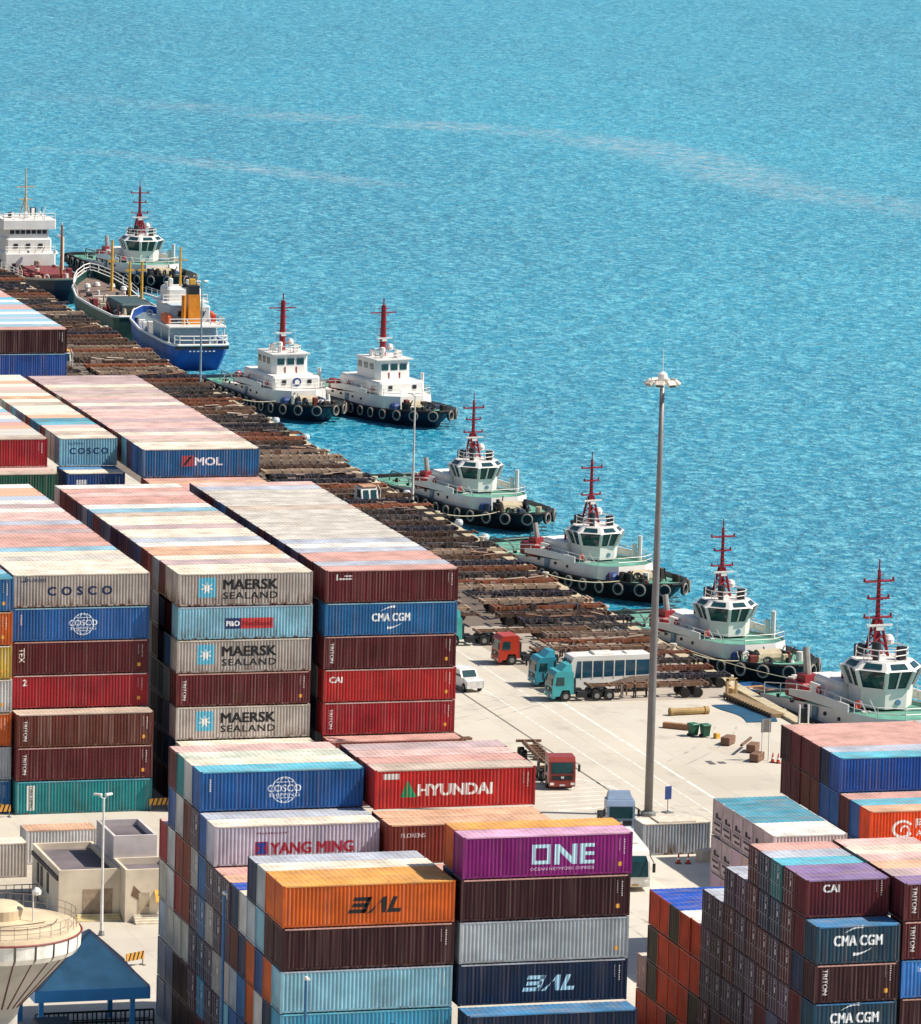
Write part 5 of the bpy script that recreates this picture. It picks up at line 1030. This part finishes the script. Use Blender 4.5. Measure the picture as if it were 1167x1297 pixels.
rope('long slack mooring line along the hull above the small blue boat', (179.3, 531, .8), (191.6, 527.5, -2.6), .3, .04)
rope('mooring rope of the square-fronted tug at the quay', (179.25, 725, .8), (188.5, 733, -1.4))
for i in range(5):
    y = (607, 618, 641, 690, 706)[i]
    b = MB().lathe([(.0, -.45), (.35, -.4), (.5, -.15), (.5, .15), (.35, .4), (0, .45)], 12)
    b.build('quay_fender', M('#c8ccd0', .5), loc=(181.7, y, -.3), label=f'pale float fender hanging below the quay edge, {ordn(i+1)} from near end', category='fender', group='float fenders on the quay wall')
def bin_(lab, x, y, rz):
    r = thing('waste_bin', lab, 'bin', (x, y, .004), rz); MB().loft([[(a, c, .12) for a, c in ((-.3, -.35), (.3, -.35), (.3, .35), (-.3, .35))], [(a, c, 1.1) for a, c in ((-.4, -.45), (.4, -.45), (.4, .45), (-.4, .45))]]).build('body', M('#1f5a41', .5), r)
    MB().bevbox(-.45, -.5, 1.1, .45, .5, 1.25, .06).build('lid', M('#28694c', .5), r); MB().bar((-.35, -.4, .12), (-.35, .4, .12), .12, 10).build('wheel', DRK, r)
bin_('green waste bin beside its twin, on the side of the brown timber block', 167.0, 487.0, .3); bin_('green waste bin beside its twin, on the side of the yellow block', 168.0, 486.4, .1)
def solid(name, lab, cat, bb, mat, grp=None, c=.05, rz=0, loc=(0, 0, 0)):
    o = MB().bevbox(*bb, c).build(name, mat, label=lab, category=cat, loc=loc, rz=rz)
    if grp: o['group'] = grp
    return o
solid('timber_block', 'brown timber beam lying left of the green bins', 'timber', (-.3, -1.4, 0, .3, 1.4, .55), M('#9a6f50', .8), None, .04, .9, (166.6, 490.6, .004))
pr_ = MB().bar((-1.7, 0, .35), (1.7, 0, .35), .33, 12).bar((1.7, 0, .35), (2.1, 0, .35), .42, 12).bar((-2.0, 0, .35), (-1.7, 0, .35), .42, 12); pr_.build('yellow_pipe', M('#a98a55', .7, 0, .4, 1), label='yellow flanged pipe lying on the apron near the trailers', category='pipe', loc=(170.0, 497.4, .004), rz=.1)
solid('yellow_block', 'small yellow block beside the green bins', 'block', (-.25, -.25, 0, .25, .25, .5), YEL, None, .04, .3, (168.9, 485.6, .004))
for i, (x, y, rz, lab) in enumerate(((169.0, 482.6, .9, 'brown timber stack nearest the green bins'), (170.2, 478.9, 1.0, 'brown timber stack with a long beam across it'), (169.1, 474.6, .9, 'dark timber stack beside the two-post sign'))):
    r = thing('timber_stack', lab, 'timber', (x, y, .004), rz, 'timber stacks beside the apron')
    MB().bevbox(-.9, -.45, .12, .9, .45, .8, .05).build('beam', M('#7c5c48', .8), r); MB().box(-.8, -.4, 0, -.6, .4, .12).box(.6, -.4, 0, .8, .4, .12).build('bearer', M('#5c4435', .9), r)
    if i == 1: MB().bar((-2.2, .6, .95), (2.0, .7, .9), .14, 6).build('long_beam', M('#6a4f3e', .8), r)
r = thing('two_post_sign', 'square framed sign on two tall white posts beside red cones', 'sign', (169.9, 474.6, .004), .1)
MB().bar((-.35, 0, 0), (-.35, 0, 3.9), .06, 6).bar((.35, 0, 0), (.35, 0, 3.9), .06, 6).build('post', WHT, r); MB().bevbox(-.5, -.05, 2.7, .5, .03, 3.95, .02).build('panel', M('#6f6a66', .6), r)
def cone(lab, x, y, g_):
    r = thing('traffic_cone', lab, 'cone', (x, y, .004), 0, g_); MB().box(-.24, -.24, 0, .24, .24, .05).build('base', DRK, r)
    MB().lathe([(.19, .05), (.03, .95), (0, .96)], 12).build('body', M('#c23a22', .5), r); MB().lathe([(.15, .35), (.115, .55)], 12).build('white_band', WHT, r)
for x, y, l in ((170.35, 473.7, 'red cone nearest the two-post sign'), (170.75, 473.3, 'red cone on the far side of the sign, next to another')): cone(l, x, y, None)
for x, y, l in ((147.7, 433.4, 'red and white cone by the grey container, the one nearer the coach'), (148.5, 433.2, 'red and white cone by the grey container, the one nearer the concrete block')):
    cone(l, x, y, None)
solid('concrete_block', 'pale concrete block beside the cones and the pale block', 'concrete block', (-.9, -.5, 0, .9, .5, 1.0), M('#cbbba6', .8), None, .06, .3, (150.5, 434.0, .004))
r = thing('road_sign', 'small dark blue sign on a short post beside the light mast', 'sign', (153.4, 453.6, .004), .3)
MB().bar((0, 0, 0), (0, 0, 2.1), .04, 6).box(-.4, -.4, 0, .4, .4, .08).build('post', MET, r); MB().bevbox(-.35, -.06, 1.2, .35, 0, 2.4, .02).build('panel', M('#213a78', .5), r)
container(145.6, 436.8, .004, 'pale grey', '', 'cr', 6.058, 2.75, False, None, 'rusty pale grey container standing alone beside the light mast', 1.0)
solid('concrete_slab', 'concrete slab lying on the rusty grey container roof', 'concrete slab', (0, 0, 0, 3.4, 2.2, .12), M('#d2c7b5', .8), None, .02, 0, (147.0, 436.95, 2.768))
MB().box(0, 0, 0, .6, 1.7, .02).box(1.0, .2, 0, 1.7, 1.2, .02).build('manhole_cover', M('#5e5a58', .8), label='dark steel cover plates set in the yard', category='manhole cover', loc=(164.2, 473.6, -.004))
# gangway and things at the quay corner
r = thing('quay_gangway', 'ribbed timber gangway sloping along the quay corner beside the small boat', 'gangway', (0, 0, 0))
b = MB(); a0, a1 = Vector((176.9, 504.6, .55)), Vector((178.2, 494.5, .4)); n_ = Vector((1, .1, 0))
b.add([tuple(a0-n_*.7), tuple(a0+n_*.7), tuple(a1+n_*.7), tuple(a1-n_*.7), tuple(a0-n_*.7+Vector((0, 0, -.4))), tuple(a0+n_*.7+Vector((0, 0, -.4))), tuple(a1+n_*.7+Vector((0, 0, -.4))), tuple(a1-n_*.7+Vector((0, 0, -.4)))], [(0, 1, 2, 3), (4, 5, 6, 7), (0, 1, 5, 4), (1, 2, 6, 5), (2, 3, 7, 6), (3, 0, 4, 7)])
b.build('walkway', M('#8c7556', .8), r); b = MB()
for k in range(18): p = a0+(a1-a0)*k/17-n_*.76; b.box(p.x-.08, p.y-.12, p.z-.5, p.x+.02, p.y+.12, p.z+.12)
b.build('rib', M('#5a4a3a', .8), r)
b = MB(); 
for dx in (0, .9): b.box(176.6+dx, 505.2, 0, 176.8+dx, 505.5, 1.9)
b.box(176.6, 505.2, 1.7, 177.7, 505.5, 1.95).bevbox(176.9, 505.6, 0, 177.9, 506.6, .9, .1); b.build('end_frame', M('#c7a877', .7), r)
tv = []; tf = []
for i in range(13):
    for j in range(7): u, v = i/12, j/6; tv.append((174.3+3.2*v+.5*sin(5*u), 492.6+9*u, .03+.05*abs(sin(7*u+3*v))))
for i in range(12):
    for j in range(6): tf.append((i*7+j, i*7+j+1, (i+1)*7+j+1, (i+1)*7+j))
o = MB().add(tv, tf).build('blue_shade_sheet', M('#1d4f6c', .6, 0, .2, .5), label='flat blue sheet added as painted shade beside the ribbed gangway', category='shade sheet')  # sheet added to imitate the bluish shaded patch at the quay corner
r = thing('guard_posts', 'pair of short white posts at the quay edge before the big tug', 'post', (179.3, 490.2, .004)); MB().bar((-.45, 0, 0), (-.45, 0, 2.1), .09, 6).bar((.45, 0, 0), (.45, 0, 2.1), .09, 6).build('post', WHT, r); MB().box(-.5, .1, .2, .5, .3, 1.7).build('panel', DRK, r)
def cab(name, lab, x, y, rz, col, roof):
    r = thing(name, lab, 'vehicle cab', (x, y, .004), rz)
    MB().loft([[(a, c, z) for a, z in ((0, .5), (-.15, 1.3), (.2, 2.6), (1.9, 2.7), (2.1, .5))] for c in (-1.1, 1.1)]).build('body', M(col, .4), r)
    for c in (-.5, .5): MB().add([(-.13, c-.38, 1.35), (-.13, c+.38, 1.35), (.14, c+.34, 2.35), (.14, c-.34, 2.35)], [(0, 1, 2, 3)]).build('windscreen', GLASS, r, loc=(-.06, 0, 0))
    for s_ in (-1, 1): MB().add([(.15, s_*1.12, 1.4), (1.2, s_*1.12, 1.4), (1.2, s_*1.12, 2.35), (.35, s_*1.12, 2.35)], [(0, 1, 2, 3)]).build('side_window', GLASS, r)
    MB().bevbox(.1, -1., 2.66, 1.8, 1., 2.85, .08).build('roof_panel', M(roof, .6), r)
    b = MB(); b.bar((-.3, -1.2, .3), (-.35, -1.25, 2.4), .05, 5).bar((-.35, -1.25, 2.4), (.4, -1.2, 2.9), .05, 5).bar((-.3, -1.2, .3), (.9, -1.2, .15), .05, 5); b.build('grab_rail', WHT, r)
    add_wheels(r, [(.6, -1), (.6, 1), (1.7, -1), (1.7, 1)], .42)
    MB().box(0, -.5, .35, 5.5, .5, .75).build('chassis_beam', DRK, r)
cab('crane_carrier_cab', 'white vehicle cab with rounded rail among the trailers by the lamp post', 173.2, 627.2, radians(100), '#dfdcd6', '#b58a6a')
cab('crane_carrier_cab', 'small cab with yellow roof beside the farthest block', 163.6, 757, radians(95), '#d4cdc6', '#dba23c')
# ------------------------------------------------------------------ yard buildings, water tower and canopy at lower left
WAL = M('#dccdb6', .85, 0, .3, .35); WAL2 = M('#c6bdbb', .85, 0, .25, .4); RFM = M('#6d6468', .9, 0, .4, .3)
def block(r, x0, y0, x1, y1, h, m, par=.55, t=.22, zb=0):
    b = MB(); b.box(x0, y0, zb, x1, y1, h-par); b.build('wall', m, r)
    b = MB()
    for a in ((x0, y0, x1, y0+t), (x0, y1-t, x1, y1), (x0, y0+t, x0+t, y1-t), (x1-t, y0+t, x1, y1-t)): b.box(a[0], a[1], h-par, a[2], a[3], h)
    b.build('parapet', m, r)
    MB().box(x0+t, y0+t, h-par, x1-t, y1-t, h-par+.03).build('roof', RFM, r)
r = thing('flat_roofed_building', 'beige flat-roofed yard building with stepped parapet roofs and brown stains', 'building', (91.4, 421.4, 0))
block(r, 0, 0, 5.0, 10.4, 4.0, WAL); block(r, 5.01, 2.6, 8.6, 9.0, 6.1, WAL2); block(r, 5.02, -1.9, 9.2, 2.59, 4.3, WAL)
MB().box(-.12, .2, 3.1, -.001, 10.2, 3.45).build('ledge', M('#4a4048', .8), r)
for y_ in (7.6, 6.2, 3.8): w_ = MB().box(-.04, y_, 1.3, .0, y_+.8, 2.9).build('window', DRK, r); MB().box(-.06, y_-.06, 1.22, -.01, y_+.86, 1.3).build('sill', WAL2, w_)
MB().box(2.0, -.03, .3, 4.4, -.001, 2.4).build('blocked_doorway', M('#a8937b', .85, 0, .3, 2), r)
d_ = MB().box(6.1, -1.94, .3, 7.0, -1.9, 2.4).build('door', M('#b9a78c', .6), r); MB().box(6.85, -1.98, 1.25, 6.92, -1.94, 1.4).build('handle', DRK, d_)
MB().loft([[(7.4, -2.6, 1.7), (8.8, -2.6, 1.7), (8.8, -1.91, 2.5), (7.4, -1.91, 2.5)], [(7.4, -2.6, 1.75), (8.8, -2.6, 1.75), (8.8, -1.91, 2.56), (7.4, -1.91, 2.56)]]).build('awning', M('#e0a52c', .6), r)
b = MB()
for i in range(4): b.box(5.7, -2.9+i*.24, 0, 8.4, -2.9+(i+1)*.24, .16*(i+1)-.02)
b.build('step', M('#ded3bd', .8), r)
b = MB()
for i in range(3): b.box(1.2, -1.2+i*.3, 0, 4.9, -1.2+(i+1)*.3, .14*(i+1))
b.build('step', M('#d9c796', .8), r)
MB().loft([[(5.7, -1.925, 3.0), (6.3, -1.925, 2.4), (6.1, -1.925, 1.8), (5.5, -1.925, 2.2)], [(5.7, -1.905, 3.0), (6.3, -1.905, 2.4), (6.1, -1.905, 1.8), (5.5, -1.905, 2.2)]]).build('dark_stain', M('#7d634d', .9), r)
MB().box(.0, .02, .0, .02, .04, .02).build('downpipe', DRK, r)
bpy.data.objects.remove(bpy.data.objects['downpipe'])
container(79.9, 437.0, .004, 'weathered white', '', 'cr', label='long white ribbed container left of the flat-roofed building', rust=.2)
container(92.9, 441.6, .004, 'white', '', 'or', 6.058, label='white container with peach roof behind the flat-roofed building', rust=.2)
for i, (x, y, rz, l) in enumerate(((93.9, 404.8, .5, 'black and yellow striped barrier beside the blue canopy'), (94.6, 460.5, .1, 'striped barrier at the foot of the teal container'), (108.9, 461.3, .1, 'striped barrier between the two left stacks'))):
    r = thing('striped_barrier', l, 'barrier', (x, y, .004), rz); MB().box(-.9, -.05, .5, .9, .05, 1.1).build('board', M('#d49a3c', .7), r)
    b = MB()
    for k in range(4): b.loft([[(-.75+k*.42, s_*.056, .5), (-.6+k*.42, s_*.056, .5), (-.38+k*.42, s_*.056, 1.1), (-.53+k*.42, s_*.056, 1.1)] for s_ in (-1, 1)])
    b.build('black_stripe', DRK, r); MB().bar((-.8, 0, 0), (-.8, 0, .55), .05, 5).bar((.8, 0, 0), (.8, 0, .55), .05, 5).box(-.9, -.3, 0, -.7, .3, .06).box(.7, -.3, 0, .9, .3, .06).build('stand', MET, r)
r = thing('fence', 'low metal railing fence left of the flat-roofed building', 'fence', (86.0, 428.6, .004)); b = MB(); rail(b, line_pts((0, 0, 0), (5.2, 0, 0), 8), 1.3, r=.04); b.build('railing', M('#7d6f66', .6), r)
# water tower
r = thing('water_tower', 'concrete water tower bowl with pale rim panels and dark ribs', 'water tower', (66.3, 322.9, 0))
CONC = M('#c9b596', .9, 0, .25, .5)
MB().lathe([(5.05, 22.95), (4.9, 23.25), (3., 23.5), (1.4, 23.7), (1.3, 23.75), (0, 23.78)], 48).build('roof', CONC, r)
MB().lathe([(1.5, 23.62), (1.55, 24.3), (1.2, 24.55), (0, 24.7)], 28).build('hatch_dome', CONC, r)
MB().lathe([(1.25, 0), (1.25, 17.6), (1.4, 18.2), (4.75, 21.9), (4.98, 22.9)], 48).build('bowl', M('#a9a49c', .7, 0, .2, .5), r)
b = MB(); R_ = 5.1
for i in range(24):
    a0, a1 = 2*pi*(i+.06)/24, 2*pi*(i+.94)/24; q = [(R_*cos(a), R_*sin(a)) for a in (a0, (a0+a1)/2, a1)]
    b.loft([[(x, y, 22.95) for x, y in q], [(x*.99, y*.99, 22.1) for x, y in q], [(x*.945, y*.945, 21.75) for x, y in q]], close=False)
b.build('rim_panel', M('#e9e4da', .5), r)
b = MB()
for i in range(24): a = 2*pi*i/24; b.bar((4.75*cos(a), 4.75*sin(a), 21.92), (1.42*cos(a), 1.42*sin(a), 18.22), .06, 4)
b.build('rib', M('#4d2b2b', .7), r)
MB().torus((0, 0, 22.98), (0, 0, 1), 5.1, .07, 48, 5).build('rim_band', M('#7a2b2b', .6), r)
b = MB(); rail(b, [(4.8*cos(2*pi*i/36), 4.8*sin(2*pi*i/36), 23.2) for i in range(37)], .9, r=.018); b.build('railing', M('#8d7f70', .6), r)
b = MB(); b.path([(3.2*cos(t*.25-2.2)+.4, 3.2*sin(t*.25-2.2), 23.56) for t in range(9)], .03, 4); b.path([(-1+.9*t, -2.4+.2*t*t*.3, 23.6) for t in range(5)], .03, 4); b.build('cable', M('#5c4c42', .8), r)
b = MB(); b.bar((1.9, -1.2, 23.5), (1.9, -1.2, 25.3), .05, 6); b.build('aerial_post', WHT, r); MB().lathe([(.0, 25.2), (.28, 25.3), (.3, 25.5), (.12, 25.7), (0, 25.7)], 10, (2.1, -1.2)).build('beacon', WHT, r)
# blue canopy
r = thing('blue_canopy', 'blue pyramid-roofed canopy on posts beside the water tower', 'canopy', (81.2, 381.6, 0))
BLC = M('#7cc0d8', .4, 0, .25, .6); BLF = M('#3a92cf', .4, 0, .15, .6); w_, d_, e_, t_ = 8.4, 8.4, 4.15, 7.5
P4 = [(0, 0), (w_, 0), (w_, d_), (0, d_)]; ap = (w_/2+.6, d_/2, t_)
for i in range(4):
    a, c = P4[i], P4[(i+1) % 4]; MB().add([(*a, e_), (*c, e_), ap], [(0, 1, 2)]).build('roof_face', BLC, r)
b = MB()
for p in P4: b.bar((*p, e_+.05), (ap[0], ap[1], t_+.05), .12, 5)
b.build('hip_ridge', M('#8d97a8', .5), r)
b = MB(); b.box(0, -.1, e_-.85, w_, 0, e_); b.box(0, d_, e_-.85, w_, d_+.1, e_); b.box(-.1, -.1, e_-.85, 0, d_+.1, e_); b.box(w_, -.1, e_-.85, w_+.1, d_+.1, e_); b.build('fascia', BLF, r)
for p in ((.5, .5), (w_-1.1, .5), (w_-1.1, d_-.5), (.5, d_-.5)): MB().box(p[0]-.17, p[1]-.17, 0, p[0]+.17, p[1]+.17, e_-.3).build('post', BLF, r)
r = thing('fence', 'dark railing fence under the blue canopy', 'fence', (82.2, 385.0, .004)); b = MB(); rail(b, line_pts((0, 0, 0), (8.6, 0, 0), 12), 1.6, r=.07); rail(b, line_pts((0, 1.4, 0), (8.6, 1.4, 0), 12), 1.2, r=.05); b.build('railing', M('#1c222b', .6), r)
r = thing('gate_booth', 'small blue booth with dark roof below the water tower', 'booth', (80.6, 377.0, .004)); MB().bevbox(0, 0, 0, 2.2, 1.8, 2.5, .08).build('body', BLF, r); MB().bevbox(-.2, -.2, 2.5, 2.4, 2., 2.9, .1).build('roof', DRK, r); MB().box(.5, -.03, 1.2, 1.0, 0, 1.9).build('sign_panel', M('#1c3f70', .5), r)
build_mass()
